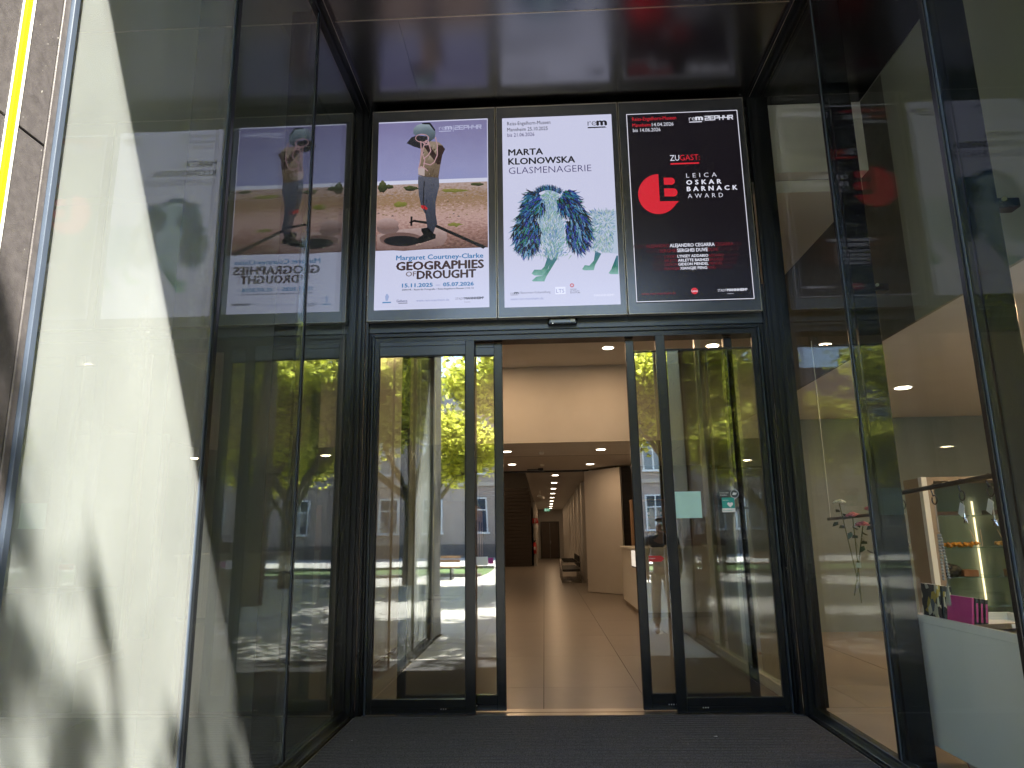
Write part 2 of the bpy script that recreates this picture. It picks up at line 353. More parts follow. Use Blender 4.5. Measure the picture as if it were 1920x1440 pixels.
fr2 = thing('stone_pier', 'dark granite clad pier to the right of the glass recess', 'wall pier', (XR+.3, 1.7, 0))
Bx('core', M['mortar'], fr2, (XR+.032, XR+.55, 1.225, 2.18, 0, 5.78))
for z0, z1 in zip(rows, rows[1:]):
    Bx('stone_slab', M['stone'], fr2, (XR, XR+.03, 1.2, 2.188, z0+.0035, z1-.0035), bev=.0025); Bx('stone_slab', M['stone'], fr2, (XR+.0, XR+.55, 1.17, 1.197, z0+.0035, z1-.0035), bev=.0025)
# unseen shop glazing added for daylight inside, and the upper wall over the recess
sf = thing('daylight_window', 'added shop window letting daylight in right of the granite pier', 'shop window', (5, 2, 0))
Bx('pane', M['glassR'], sf, (XR+.6, 8.9, 1.6, 1.62, .1, 4.4)); Bx('frame', M['frame'], sf, (XR+.55, 9, 1.56, 1.66, 0, .1), (XR+.55, 9, 1.56, 1.66, 4.4, 5.78), (XR+.551, XR+.6, 1.561, 1.659, .1, 4.4), (8.9, 9, 1.561, 1.659, .1, 4.4), (5.2, 5.26, 1.561, 1.659, .1, 4.4))
up = thing('upper_wall', 'dark granite upper wall above the entrance recess', 'wall', (0, 1.5, 5.8))
Bx('core', M['mortar'], up, (-9, 9, 1.25, 3.0, 5.86, 11))
for i in range(12):
    for j in range(4): Bx('stone_slab', M['stone'], up, (-9+i*1.5, -7.508+i*1.5, 1.2, 1.247, 5.86+j*1.3, 7.152+j*1.3))

rs = thing('sealing_shell', None, None, (0, 20, 6), kind='structure')
Bx('sun_seal_slab', M['mortar'], rs, (-9.2, 9.2, 3.05, 53, 6.1, 6.4)); Bx('soffit_left', M['white'], rs, (-9.2, XL-.12, 2.19, 6.71, 5.76, 5.85)); Bx('soffit_right', M['frame'], rs, (XR+.12, 3.30, 1.7, 6.71, 5.76, 5.85))  # hidden roof slab added to stop sun leaking into the rooms
Bx('front_beam', M['mortar'], rs, (-9, 9, 1.26, 3.04, 5.92, 6.09)); Bx('outer_wall', M['mortar'], rs, (-9.2, -9.01, 1.3, 53, 0, 6.09), (9.01, 9.2, 1.3, 53, 0, 6.09), (-9, 9, 52.5, 53, 0, 6.09)); Bx('facade_infill', M['white'], rs, (-9, XL-.2, 6.55, 6.71, 5.0, 5.755), (XR+.2, 9, 6.55, 6.71, 5.0, 5.755))
ce = thing('entrance_ceiling', None, None, (0, 4, ZC), kind='structure')
ys = (1.2, 2.46, 3.80, 5.140, 6.6)
for a, b in zip(ys, ys[1:]): Bx('ceiling_panel', M['ceil'], ce, (XL+.03, XR-.03, a+.006, b-.006, ZC, ZC+.05))
Bx('ceiling_backing', M['seal'], ce, (XL-.35, XR+.35, 1.2, 6.7, ZC+.055, ZC+.12))
for y in ys[1:4]: Bx('joint_trim', M['brass'], ce, (XL+.035, XR-.04, y-.005, y+.0045, ZC-.003, ZC+.03))
Bx('hairline_seam', M['seal'], ce, (-1.13, -1.128, 5.146, 6.5, ZC-.001, ZC+.01))
bm = bmesh.new()
for k in range(22): sph(bm, (XL+.2+k*.17, 5.118, ZC-.001), .006, 1)
obj('rivet', bm, M['frame'], ce, kind='stuff')

# entrance matting and threshold
mt = thing('entrance_mat', 'dark ribbed entrance mat covering the recess floor', 'doormat', (0, 4, 0))
Bx('mat_tray', M['matgap'], mt, (XL+.05, XR-.05, 3.8, YF-.045, -.02, .002))
bm = bmesh.new(); y = 3.81
while y < YF-.10: bx(bm, XL+.052, XR-.052, y, y+.043, .0021, .024, bev=.005); y += .066
obj('ribs', bm, M['mat'], mt, kind='stuff')
Bx('edge_angle', M['brass'], mt, (XL+.042, XL+.048, 3.8, YF-.1, -.02, .016))
Bx('edge_angle', M['brass'], mt, (XR-.048, XR-.042, 3.8, YF-.1, -.02, .016))
bm = bmesh.new(); bx(bm, XL+.04, XR-.04, 1.204, 3.795, -.02, .003); obj('recess_paving', bm, pm('pale_recess_paving', (.34, .32, .29), .85, var=.12, nscale=9, bump=.1, bscale=60), kind='structure')
bm = bmesh.new(); bx(bm, -14, 14, 1.2, 6.44, -.3, -.022); obj('ground_slab', bm, M['grout'], kind='structure')
for nm, c, s, lab in (('litter_scrap', (1.247, 5.797, .016), (1.8, .7, .35), 'small white scrap lying on mat below right door'), ('litter_scrap', (1.0, 5.568, .016), (.7, .8, .5), 'tiny pale crumb on mat left of the white scrap'), ('litter_scrap', (-1.478, 5.695, .016), (.8, .8, .7), 'tiny round pale pebble on mat near left glass wall')):
    bm = bmesh.new(); sph(bm, (0, 0, 0), .014, 2, s)
    for v in bm.verts: v.co += Vector((rnd.uniform(-1, 1), rnd.uniform(-1, 1), rnd.uniform(-.5, .5)))*.003
    o = obj(nm, bm, M['paperwhite']); o.location = c; o['label'] = lab; o['category'] = 'litter'

# ------------------------------------------------------------------ side glass walls
def side_wall(s, X, mats, label, y_end):
    # s=+1: glass lies towards +X from X
    t = thing('glass_wall', label, 'glass wall', (X, 4.3, 0)); d = lambda a, b: (min(X+s*a, X+s*b), max(X+s*a, X+s*b))
    ym = (2.222, 3.515, 3.56, 4.912, 4.945, 6.36)
    for (a, b), mat in zip(((2.222, 3.520), (3.556, 4.915), (4.943, 6.34)), mats):
        Bx('pane', mat, t, (*d(.03, .054), a, b, .10, ZC-.10))
    for a, b, o_ in ((3.518, 3.558, .012), (4.917, 4.941, .018)):
        mu = Bx('mullion', M['frame'], t, (*d(o_, .075), a, b, .055, ZC-.06), bev=.003)
        Bx('seal', M['alu'], mu, (*d(.024, .029), a-.012, a-.0005, .10, ZC-.1))
    Bx('bottom_rail', M['frame'], t, (*d(-.03, .09), 2.222, 6.36, 0, .053), (*d(.012, .075), 2.222, 6.36, .0535, .095), bev=.002)
    Bx('top_rail', M['frame'], t, (*d(-.028, .09), 2.222, 6.40, ZC-.055, ZC-.002), (*d(.014, .075), 2.222, 6.40, ZC-.10, ZC-.0555), bev=.002)
    Bx('edge_line', M['brass'], t, (*d(-.032, -.0285), 2.222, 6.36, ZC-.057, ZC-.053))
    # inner steel posts behind the glass
    for y in (3.56, 4.97):
        p = Bx('inner_post', M['frame'], t, (*d(.11, .27), y, y+.09, 0, ZC), bev=.003)
    # corner post group at the door plane
    Bx('corner_post', M['frame'], t, (*d(-.02, .12), 6.36, 6.40, 0, ZC), (*d(-.045, .10), 6.4005, 6.43, 0, ZC), (*d(.02, .12), 6.30, 6.3595, .0955, ZC-.101), bev=.003)
    return t
side_wall(-1, XL, [M['glassL'], M['glassL2'], M['glassL3']], 'dusty sunlit glass wall on the left side of the recess', 0)
side_wall(1, XR, [M['glassR']]*3, 'clear glass wall on the right looking into the shop', 0)
for y, z, lab in ((3.58, 3.2, 'small black clamp lamp on the nearer steel post of the shop'), (5.03, 3.25, 'small black clamp lamp on the farther steel post of the shop')):
    t = thing('clamp_lamp', lab, 'lamp', (XR+.3, y, z), 'clamp lamps in the shop')
    Bx('housing', M['frame'], t, (XR+.27, XR+.40, y+.0, y+.08, z-.03, z+.025), bev=.006); bm = bmesh.new(); cyl(bm, (XR+.31, y-.014, z+.012), (XR+.31, y, z+.012), .013, .010, 12); obj('screw_head', bm, M['steel'], t)

# ------------------------------------------------------------------ door portal
po = thing('door_portal', 'dark metal portal framing the sliding doors with lintel', 'door frame', (.2, YF, 0))
xl, xr = XL+.045, XR-.045
Bx('lintel', M['frame2'], po, (xl, xr, YF-.03, YF+.18, 3.43, 3.80), bev=.004)
Bx('upper_infill', M['frame'], po, (xl, xr, YF-.02, YF+.18, 3.802, ZC))
Bx('header_channel', M['frame'], po, (xl, xr, YF+.01, YF+.2, 3.345, 3.428), (xl, xr, YF-.012, YF+.01, 3.395, 3.428))
for s, x in ((1, xl), (-1, xr)):
    for k, (a, b, y0, y1) in enumerate(((0, .028, -.07, .16), (.029, .045, -.02, .15), (.046, .058, .012, .14), (.059, .072, -.012, .05))):
        q = (x+s*a, x+s*b); Bx('side_profile', M['frame2'] if k == 3 else M['frame'], po, (min(q), max(q), YF+y0, YF+y1, 0, 3.428 if k else 3.8), bev=.002)
Bx('threshold', M['steel'], po, (xl, xr, YF-.044, YF+.22, -.02, .010), bev=.002)
Bx('threshold_groove', M['seal'], po, (xl+.1, xr-.1, YF+.085, YF+.095, .0101, .0115))

def leaf(label, x0, x1, y, z0, z1, sl, sr, rail_b, rail_t, stiles_named, group):
    t = thing('door_leaf', label, 'glass door', ((x0+x1)/2, y, 0), group)
    th = .05
    Bx('stile', M['frame'], t, (x0, x0+sl, y, y+th, z0, z1), bev=.004); Bx('stile', M['frame'], t, (x1-sr, x1, y, y+th, z0, z1), bev=.004)
    Bx('bottom_rail', M['frame'], t, (x0+sl, x1-sr, y+.002, y+th-.002, z0, z0+rail_b*.42-.002), (x0+sl, x1-sr, y+.002, y+th-.002, z0+rail_b*.42, z0+rail_b), bev=.002)
    Bx('top_rail', M['frame2'], t, (x0+sl, x1-sr, y+.002, y+th-.002, z1-rail_t, z1-.042), (x0+sl, x1-sr, y+.002, y+th-.002, z1-.04, z1), bev=.002)
    Bx('pane', M['glass'], t, (x0+sl-.005, x1-sr+.005, y+.016, y+.034, z0+rail_b-.004, z1-rail_t+.004))
    Bx('seal', M['seal'], t, (x0+sl, x1-sr, y+.006, y+.014, z1-rail_t-.012, z1-rail_t), (x0+sl, x0+sl+.006, y+.006, y+.014, z0+rail_b, z1-rail_t-.012), (x1-sr-.006, x1-sr, y+.006, y+.014, z0+rail_b, z1-rail_t-.012))
    bm = bmesh.new(); xk = x1-.30 if x0 < 0 else x0+.22
    for dx in (0, .02, .04): sph(bm, (xk+dx, y-.001, z0+.045), .006, 1)
    obj('floor_bolt', bm, M['steel'], t)
    return t
gD = 'glass leaves of the entrance door'
FL = leaf('wide fixed glass leaf at the left of the doorway', -1.582, -.622, YF+.005, .015, 3.345, .05, .088, .122, .135, 0, gD)
FR = leaf('wide fixed glass leaf at the right with round and square stickers', 1.094, 2.050, YF+.005, .015, 3.345, .088, .055, .122, .135, 0, gD)
SL = leaf('slid back narrow leaf left of the opening with pink sticker', -1.33, -.362, YF+.095, .022, 3.335, .075, .08, .13, .115, 0, gD)
SR = leaf('slid back narrow leaf right of the opening with red arrow', .822, 1.83, YF+.095, .022, 3.335, .078, .075, .13, .115, 0, gD)
# stickers (flat print on the panes)
def sticker(t, name, mat, a, b, y, lab=None, pts=None):
    bm = bmesh.new(); pa = on_plane(*a, y); pb = on_plane(*b, y)
    if pts is None: pts = [(0, 0), (1, 0), (1, 1), (0, 1)]
    poly(bm, [(pa.x+(pb.x-pa.x)*u, y, pb.z+(pa.z-pb.z)*v) for u, v in pts]); bm.normal_update(); bmesh.ops.solidify(bm, geom=bm.faces, thickness=.0006)
    o = obj(name, bm, mat, t)
    if lab: o['label'] = lab
    return o
_cap = None
def capheight():
    global _cap
    if _cap is None:
        cu = bpy.data.curves.new('t', 'FONT'); cu.body = 'H'; cu.size = 1; to = bpy.data.objects.new('t', cu); C.objects.link(to); bpy.context.view_layer.update()
        me = bpy.data.meshes.new_from_object(to.evaluated_get(bpy.context.evaluated_depsgraph_get())); _cap = max(v.co.y for v in me.vertices); bpy.data.objects.remove(to); bpy.data.curves.remove(cu); bpy.data.meshes.remove(me); print('CAP', _cap)
    return _cap
def text(parent, s, x0, x1, zb, cap, y, mat, bold=0.0, name='lettering', space=1.0):
    cu = bpy.data.curves.new('t', 'FONT'); cu.body = s; cu.size = 1; cu.offset = min(bold, 0); cu.space_character = space; cu.resolution_u = 2
    to = bpy.data.objects.new('t', cu); C.objects.link(to); bpy.context.view_layer.update()
    me = bpy.data.meshes.new_from_object(to.evaluated_get(bpy.context.evaluated_depsgraph_get())); bpy.data.objects.remove(to); bpy.data.curves.remove(cu)
    xs = [v.co.x for v in me.vertices]
    if not xs: return None
    a, b = min(xs), max(xs); sx = (x1-x0)/(b-a); sz = cap/capheight()
    for v in me.vertices:
        v.co = Vector((x0+(v.co.x-a)*sx, y, zb+v.co.y*sz))
    if bold > 0:
        bm = bmesh.new(); bm.from_mesh(me); src = bm.verts[:] + bm.edges[:] + bm.faces[:]; b2 = bold*1.35
        for q, (dx, dz) in enumerate(((-b2, 0), (b2, 0), (0, b2*.7), (0, -b2*.7))):
            r = bmesh.ops.duplicate(bm, geom=src); bmesh.ops.translate(bm, vec=(dx*sx, -.00012*(q+1), dz*sz), verts=[g for g in r['geom'] if isinstance(g, bmesh.types.BMVert)])
        bm.to_mesh(me); bm.free()
    me.materials.clear(); me.materials.append(mat); me.name = name
    o = bpy.data.objects.new(name, me); C.objects.link(o); o.parent = parent; me.transform(Matrix.Translation(-root_loc(parent)))
    return o
yg = YF+.0195; ygs = YF+.1095
sticker(FR, 'mint_film', M['mint'], (1265, 922), (1317, 971), yg, 'pale mint square film')
st = sticker(FR, 'defibrillator_sticker', M['teal'], (1353, 933), (1378, 953), yg, 'teal heart symbol sticker')
sticker(FR, 'sticker_footer', M['paperwhite'], (1354, 953), (1379, 960), yg-.0001)
def heart(t, cx, cz, s, y, mat):
    bm = bmesh.new(); pts = []
    for k in range(28):
        a = k/28*2*math.pi; pts.append((cx+s*16*math.sin(a)**3/16, y, cz+s*(13*math.cos(a)-5*math.cos(2*a)-2*math.cos(3*a)-math.cos(4*a))/16))
    poly(bm, pts); return obj('heart_symbol', bm, mat, t)
hp = on_plane(1369, 946, yg); heart(FR, hp.x, hp.z, .026, yg-.0014, M['paperwhite'])
sticker(FR, 'camera_notice_sticker', M['charcoal'], (1348, 920), (1370, 932), yg, 'charcoal notice strip')
cp = on_plane(1377, 926, yg); bm = bmesh.new()
poly(bm, [(cp.x+.038*math.cos(k*.2618), yg-.001, cp.z+.038*math.sin(k*.2618)) for k in range(24)]); obj('round_sticker', bm, M['charcoal'], FR)
bm = bmesh.new()
for k in range(24):
    a, b = k*.2618, (k+1)*.2618
    poly(bm, [(cp.x+r*math.cos(q), yg-.002, cp.z+r*math.sin(q)) for r, q in ((.034, a), (.034, b), (.037, b), (.037, a))])
poly(bm, [(cp.x+u*.02, yg-.002, cp.z+v*.013) for u, v in ((-1, -.6), (.6, -.8), (1.1, .7), (-.5, 1))]); obj('ring_symbol', bm, M['paperwhite'], FR)
a0 = on_plane(1350, 926, yg); text(FR, 'Hunde bitte', a0.x, a0.x+.075, a0.z+.004, .011, yg-.001, M['paperwhite']); text(FR, 'draußen', a0.x, a0.x+.06, a0.z-.016, .011, yg-.001, M['paperwhite'])
a0 = on_plane(1355, 942, yg); text(FR, 'Defibrillator', a0.x, a0.x+.055, on_plane(1355, 939, yg).z, .009, yg-.0014, M['paperwhite'])
a0 = on_plane(1356, 959, yg); text(FR, 'Mannheim', a0.x, a0.x+.08, a0.z+.004, .010, yg-.0014, M['teal'])
sticker(SR, 'red_arrow_sticker', M['red'], (1216, 1042), (1246, 1053), ygs, 'red arrow pointing right', [(0, 0), (.8, 0), (1, .5), (.8, 1), (0, 1)])
a0 = on_plane(1218, 1047, ygs); text(SR, 'Pinguin', a0.x, a0.x+.05, a0.z-.004, .009, ygs-.0012, M['paperwhite'])
bpy.data.objects.remove(SR.children[-1])
sticker(SL, 'pink_sticker', M['magenta'], (915, 1046), (925, 1057), ygs, 'magenta square sticker'); sticker(SL, 'pale_sticker', M['paperwhite'], (893, 1044), (914.7, 1060), ygs)
sticker(FR, 'door_closer_label', M['seal'], (1398, 700), (1399, 701), yg)
bpy.data.objects.remove(FR.children[-1])

se = thing('door_sensor', 'small black motion sensor above the door opening', 'sensor', (.22, YF-.05, 3.49))
Bx('housing', M['frame'], se, (.085, .36, YF-.085, YF-.031, 3.452, 3.515), bev=.01); Bx('lens_strip', M['bezel'], se, (.105, .34, YF-.092, YF-.0855, 3.468, 3.506), bev=.002)
Bx('white_label', M['paperwhite'], se, (.30, .337, YF-.0945, YF-.0922, 3.475, 3.500)); bm = bmesh.new(); sph(bm, (.13, YF-.093, 3.462), .005, 1); obj('indicator', bm, lamp_m('tiny_led', (1, 1, 1), .15), se)

# ------------------------------------------------------------------ the three advertising displays
YD = 6.355
def dpt(px, py, k=0): v = on_plane(px, py, YD-.001*k); v.y = YD-.001*k; return v
def display(label, px_l, px_r, corners):
    a, b = on_plane(*px_l, YD), on_plane(*px_r, YD)
    x0, x1, z0, z1 = a.x, b.x, 3.512, 5.728
    t = thing('advertising_display', label, 'display', ((x0+x1)/2, YD, z0), 'advertising displays over the doors')
    Bx('bezel', M['bezel'], t, (x0+.008, x1-.008, YD+.001, YD+.06, z0+.008, z1-.008))
    Bx('edge_trim', M['bezedge'], t, (x0, x0+.0075, YD-.004, YD+.065, z0, z1), (x1-.0075, x1, YD-.004, YD+.065, z0, z1), (x0+.0075, x1-.0075, YD-.004, YD+.065, z0, z0+.0075), (x0+.0075, x1-.0075, YD-.004, YD+.065, z1-.0075, z1), bev=.0015)
    Bx('mounting_box', M['seal'], t, (x0+.06, x1-.06, YD+.0655, YD+.13, z0+.10, z1-.1))
    return t
def shape(t, name, pts, mat, k, tr=None):
    bm = bmesh.new(); P = [dpt(*(tr(*p) if tr else p), k) for p in pts]; poly(bm, P); bmesh.ops.triangulate(bm, faces=bm.faces); return obj(name, bm, mat, t)
def ptext(t, s, xa, xb, yb, cap, mat, bold=0, k=6, name='lettering', space=1.0, slope=-.031):
    p0 = dpt(xa, yb, k); p1 = dpt(xb, yb+slope*(xb-xa), k); q = dpt(xa, yb-cap, k)
    o = text(t, s, p0.x, p1.x, (p0.z+p1.z)/2, q.z-p0.z, YD-.001*k, mat, bold, name, space); return o
def rect(t, name, x0, y0, x1, y1, mat, k, thick=None):
    p, q = dpt(x0, y0, k), dpt(x1, y1, k); bm = bmesh.new(); poly(bm, [(p.x, p.y, p.z), (q.x, p.y, p.z), (q.x, p.y, q.z), (p.x, p.y, q.z)]); return obj(name, bm, mat, t)
def panel(t, name, c, mat, k): # upright rectangle given by real corner averages
    p = [dpt(*q, k) for q in c]; x0 = (p[0].x+p[3].x)/2; x1 = (p[1].x+p[2].x)/2; z1 = (p[0].z+p[1].z)/2; z0 = (p[2].z+p[3].z)/2
    bm = bmesh.new(); poly(bm, [(x0, p[0].y, z0), (x1, p[0].y, z0), (x1, p[0].y, z1), (x0, p[0].y, z1)]); obj(name, bm, mat, t); return x0, x1, z0, z1
def grad_screen(name, stops, noise=0, nscale=8, stretch=(1, 1, 1)):
    m, t, b = newm('screen_'+name); b.inputs['Base Color'].default_value = (.004, .004, .005, 1); b.inputs['Roughness'].default_value = .22; b.inputs['Specular IOR Level'].default_value = .35
    tc = t.nodes.new('ShaderNodeTexCoord'); sp = t.nodes.new('ShaderNodeSeparateXYZ'); t.links.new(tc.outputs['Generated'], sp.inputs[0])
    r = t.nodes.new('ShaderNodeValToRGB'); e = r.color_ramp.elements
    while len(e) < len(stops): e.new(.5)
    for i, (p, c) in enumerate(stops): e[i].position = p; e[i].color = (*s2l(c), 1)
    n = N(t, 'ShaderNodeTexNoise', Scale=nscale, Detail=7.0, Roughness=.65); mp = t.nodes.new('ShaderNodeMapping'); mp.inputs['Scale'].default_value = stretch
    t.links.new(tc.outputs['Object'], mp.inputs[0]); t.links.new(mp.outputs[0], n.inputs['Vector'])
    ma = N(t, 'ShaderNodeMath', operation='MULTIPLY_ADD'); ma.inputs[1].default_value = noise; t.links.new(n.outputs[0], ma.inputs[0]); t.links.new(sp.outputs[2], ma.inputs[2])
    su = N(t, 'ShaderNodeMath', operation='SUBTRACT'); su.inputs[1].default_value = noise/2; t.links.new(ma.outputs[0], su.inputs[0]); t.links.new(su.outputs[0], r.inputs[0])
    t.links.new(r.outputs[0], b.inputs['Emission Color']); b.inputs['Emission Strength'].default_value = EM; return m
WHITE = screen('white', (198, 200, 226)); BLK = screen('ink', (24, 20, 30)); BLUE = screen('blue', (62, 118, 168)); GREYB = screen('greyblue', (135, 145, 190))
VIO = screen('violet', (50, 30, 90)); RED = screen('red', (205, 38, 52)); DRED = screen('darkred', (120, 32, 42)); DDRED = screen('faintred', (62, 26, 34)); WT = screen('textwhite', (222, 222, 236)); BROWN = screen('brown', (58, 36, 34)); GRY = screen('grey', (110, 110, 130))
BLACKS = screen('black_screen', (22, 18, 24)); PALE = screen('palelogo', (222, 224, 245))

def zephyr(t, x0, x1, yb, cap, mat, k=6, slope=-.031):
    # square stroke lettering Z E P H 4 R
    L = {'Z': [(0, 1, 1, 1), (1, 1, 1, .5), (1, .5, 0, .5), (0, .5, 0, 0), (0, 0, 1, 0)], 'E': [(0, 0, 0, 1), (0, 1, 1, 1), (0, .5, .9, .5), (0, 0, 1, 0)],
         'P': [(0, 0, 0, 1), (0, 1, 1, 1), (1, 1, 1, .45), (0, .45, 1, .45)], 'H': [(0, 0, 0, 1), (1, 0, 1, 1), (0, .5, 1, .5)], '4': [(0, 1, 0, .5), (0, .5, 1, .5), (1, 0, 1, 1)],
         'R': [(0, 0, 0, 1), (0, 1, 1, 1), (1, 1, 1, .5), (0, .5, 1, .5), (.5, .5, 1, 0)]}
    bm = bmesh.new(); a = dpt(x0, yb, k); b = dpt(x1, yb+slope*(x1-x0), k); h = dpt(x0, yb-cap, k).z-a.z; z0 = (a.z+b.z)/2; W = (b.x-a.x)/6; w = W*.74; th = h*.11
    for i, ch in enumerate('ZEPH4R'):
        for (u0, v0, u1, v1) in L[ch]:
            p = Vector((a.x+i*W+u0*w, 0, z0+v0*h)); q = Vector((a.x+i*W+u1*w, 0, z0+v1*h)); d = (q-p).normalized(); n = Vector((-d.z, 0, d.x))*th; p -= d*th; q += d*th
            poly(bm, [(p.x+n.x, a.y, p.z+n.z), (q.x+n.x, a.y, q.z+n.z), (q.x-n.x, a.y, q.z-n.z), (p.x-n.x, a.y, p.z-n.z)])
    return obj('square_lettering', bm, mat, t)
def rem(t, x0, x1, yb, cap, mat, slope=-.031, k=6):
    w = x1-x0; ptext(t, 'r', x0, x0+w*.18, yb, cap, mat, -.012, k); ptext(t, 'e', x0+w*.21, x0+w*.46, yb-.5, cap, mat, -.014, k); ptext(t, 'm', x0+w*.50, x1, yb-1, cap, mat, .035, k)
    rect(t, 'rule', x0, yb+cap*.18, x0+w*.95, yb+cap*.24, mat, k)

# --- display one
D1 = display('left display, figure with bucket on head standing in desert', (693.5, 400), (930, 400), 0)
panel(D1, 'screen', [(708, 230), (913.5, 222), (918.5, 575), (703.5, 583)], WHITE, 0)
ph = [(709, 232), (912, 224), (916, 465), (705.5, 469.5)]
sky_m = grad_screen('photo_sky', [(0, (168, 176, 210)), (.25, (132, 142, 192)), (.6, (140, 142, 182)), (1, (118, 114, 154))], .35, 3)
tr = lambda x, y: (700+x/5.335, 210+y/5.335)
x0, x1, z0, z1 = panel(D1, 'photo_sky', ph, sky_m, 1)
def hrect(t, name, za, zb, mat, k, xa=None, xb=None):
    bm = bmesh.new(); a = x0 if xa is None else xa; b = x1 if xb is None else xb; y = YD-.001*k; poly(bm, [(a, y, za), (b, y, za), (b, y, zb), (a, y, zb)]); return obj(name, bm, mat, t)
zsalt = z0+(z1-z0)*.535
hrect(D1, 'photo_salt_flat', z0+(z1-z0)*.50, zsalt, screen('salt', (200, 202, 222)), 2)
sand = grad_screen('photo_sand', [(0, (92, 66, 60)), (.25, (146, 112, 104)), (.5, (182, 152, 146)), (.75, (136, 108, 78)), (1, (168, 148, 144))], 1.0, 26, (1, 1, 2.4))
hrect(D1, 'photo_sand', z0, z0+(z1-z0)*.505, sand, 3)
def blob(t, cx, cy, rx, ry, mat, k, name='photo_bush', n=18, jit=.25):
    pts = [(cx+rx*math.cos(i/n*6.283)*(1+rnd.uniform(-jit, jit)), cy+ry*math.sin(i/n*6.283)*(1+rnd.uniform(-jit, jit))) for i in range(n)]
    return shape(t, name, pts, mat, k, tr)
BU = grad_screen('photo_bush', [(0, (30, 30, 26)), (.5, (60, 66, 40)), (1, (86, 88, 58))], .8, 30); GR = grad_screen('photo_grass', [(0, (96, 98, 40)), (1, (130, 126, 66))], .8, 30)
blob(D1, 92, 745, 48, 55, BU, 4); blob(D1, 160, 748, 38, 22, BU, 4); blob(D1, 370, 762, 75, 24, BU, 4); blob(D1, 1035, 722, 62, 18, BU, 4)
blob(D1, 270, 925, 70, 28, GR, 4, 'photo_grass'); blob(D1, 820, 1125, 60, 20, GR, 4, 'photo_grass', jit=.4); blob(D1, 800, 785, 130, 18, GR, 4, 'photo_grass')
CN = grad_screen('photo_concrete', [(0, (108, 84, 80)), (.6, (150, 126, 122)), (1, (172, 150, 148))], .6, 24); DK = screen('photo_black', (18, 18, 20)); DK2 = screen('photo_dark', (40, 40, 44))
shape(D1, 'photo_well', [(38, 1230), (140, 1190), (330, 1170), (600, 1150), (735, 1190), (740, 1260), (700, 1330), (500, 1375), (300, 1390), (38, 1375)], CN, 4, tr)
blob(D1, 145, 1165, 112, 60, screen('photo_lidshade', (112, 92, 90)), 5, 'photo_well_lid', jit=.02); blob(D1, 142, 1120, 112, 58, CN, 6, 'photo_well_lid', jit=.02)
blob(D1, 275, 1275, 215, 72, screen('photo_ringshade', (105, 82, 78)), 5, 'photo_well_ring', 26, .02); blob(D1, 285, 1290, 180, 52, screen('photo_hole', (26, 26, 30)), 6, 'photo_well_hole', 26, .01)
shape(D1, 'photo_pipe', [(395, 1078), (410, 1100), (560, 1125), (1100, 1368), (1130, 1345), (640, 1130), (560, 1098)], DK, 7, tr); shape(D1, 'photo_pipe', [(372, 1045), (392, 1045), (390, 1140), (370, 1138)], DK, 7, tr); shape(D1, 'photo_pipe', [(360, 1100), (420, 1075), (424, 1096), (362, 1112)], DK, 7, tr)
JE = grad_screen('photo_jeans', [(0, (44, 46, 58)), (.6, (66, 70, 84)), (1, (84, 86, 98))], .5, 18)
shape(D1, 'photo_trousers', [(450, 640), (655, 655), (660, 740), (640, 820), (622, 900), (620, 1000), (640, 1120), (625, 1135), (600, 1215), (545, 1190), (535, 1120), (520, 1020), (480, 950), (455, 830), (447, 700)], JE, 8, tr)
shape(D1, 'photo_trouser_patch', [(475, 932), (515, 935), (545, 965), (530, 980), (480, 962)], screen('patchred', (180, 40, 44)), 9, tr)
shape(D1, 'photo_trouser_shade', [(505, 690), (515, 690), (505, 900), (530, 1010), (520, 1012), (492, 900)], DK2, 9, tr)
shape(D1, 'photo_shoe', [(480, 1165), (545, 1155), (560, 1200), (600, 1215), (625, 1225), (622, 1265), (470, 1315), (420, 1300), (430, 1275), (500, 1225), (480, 1190)], DK, 9, tr)
VE = grad_screen('photo_vest', [(0, (86, 72, 58)), (.5, (122, 106, 90)), (1, (142, 126, 112))], .7, 22)
shape(D1, 'photo_vest', [(480, 330), (560, 290), (650, 300), (700, 340), (670, 520), (655, 600), (650, 665), (540, 655), (450, 632), (450, 560), (470, 470)], VE, 8, tr)
SKN = screen('photo_skin', (50, 36, 34)); shape(D1, 'photo_arm', [(333, 312), (380, 255), (440, 232), (540, 245), (545, 340), (470, 366), (400, 345)], DK2, 10, tr); shape(D1, 'photo_arm', [(640, 330), (690, 335), (718, 370), (690, 430), (672, 525), (640, 525), (560, 420), (510, 350), (560, 330), (630, 430)], SKN, 9, tr)
shape(D1, 'photo_shirt_front', [(448, 560), (480, 540), (515, 560), (512, 640), (450, 625)], screen('photo_cloth', (176, 160, 158)), 9, tr)
BK = grad_screen('photo_bucket', [(0, (52, 60, 68)), (.6, (98, 112, 122)), (1, (150, 165, 175))], .3, 6)
shape(D1, 'photo_bucket', [(400, 215), (402, 165), (440, 130), (500, 112), (560, 120), (605, 155), (622, 200), (615, 260), (560, 300), (545, 250), (480, 215), (420, 235)], BK, 11, tr)
shape(D1, 'photo_bucket_rim', [(485, 110), (560, 105), (575, 115), (620, 180), (612, 190), (560, 125), (490, 122)], DK, 12, tr)
bm = bmesh.new(); ROP = screen('photo_rope', (176, 140, 146))
def rope(pts, wd=5):
    for (ax, ay), (bx_, by) in zip(pts, pts[1:]):
        dx, dy = bx_-ax, by-ay; L = math.hypot(dx, dy) or 1; nx, ny = -dy/L*wd, dx/L*wd
        poly(bm, [dpt(*tr(*q), 13) for q in ((ax+nx, ay+ny), (bx_+nx, by_ if False else by+ny), (bx_-nx, by-ny), (ax-nx, ay-ny))])
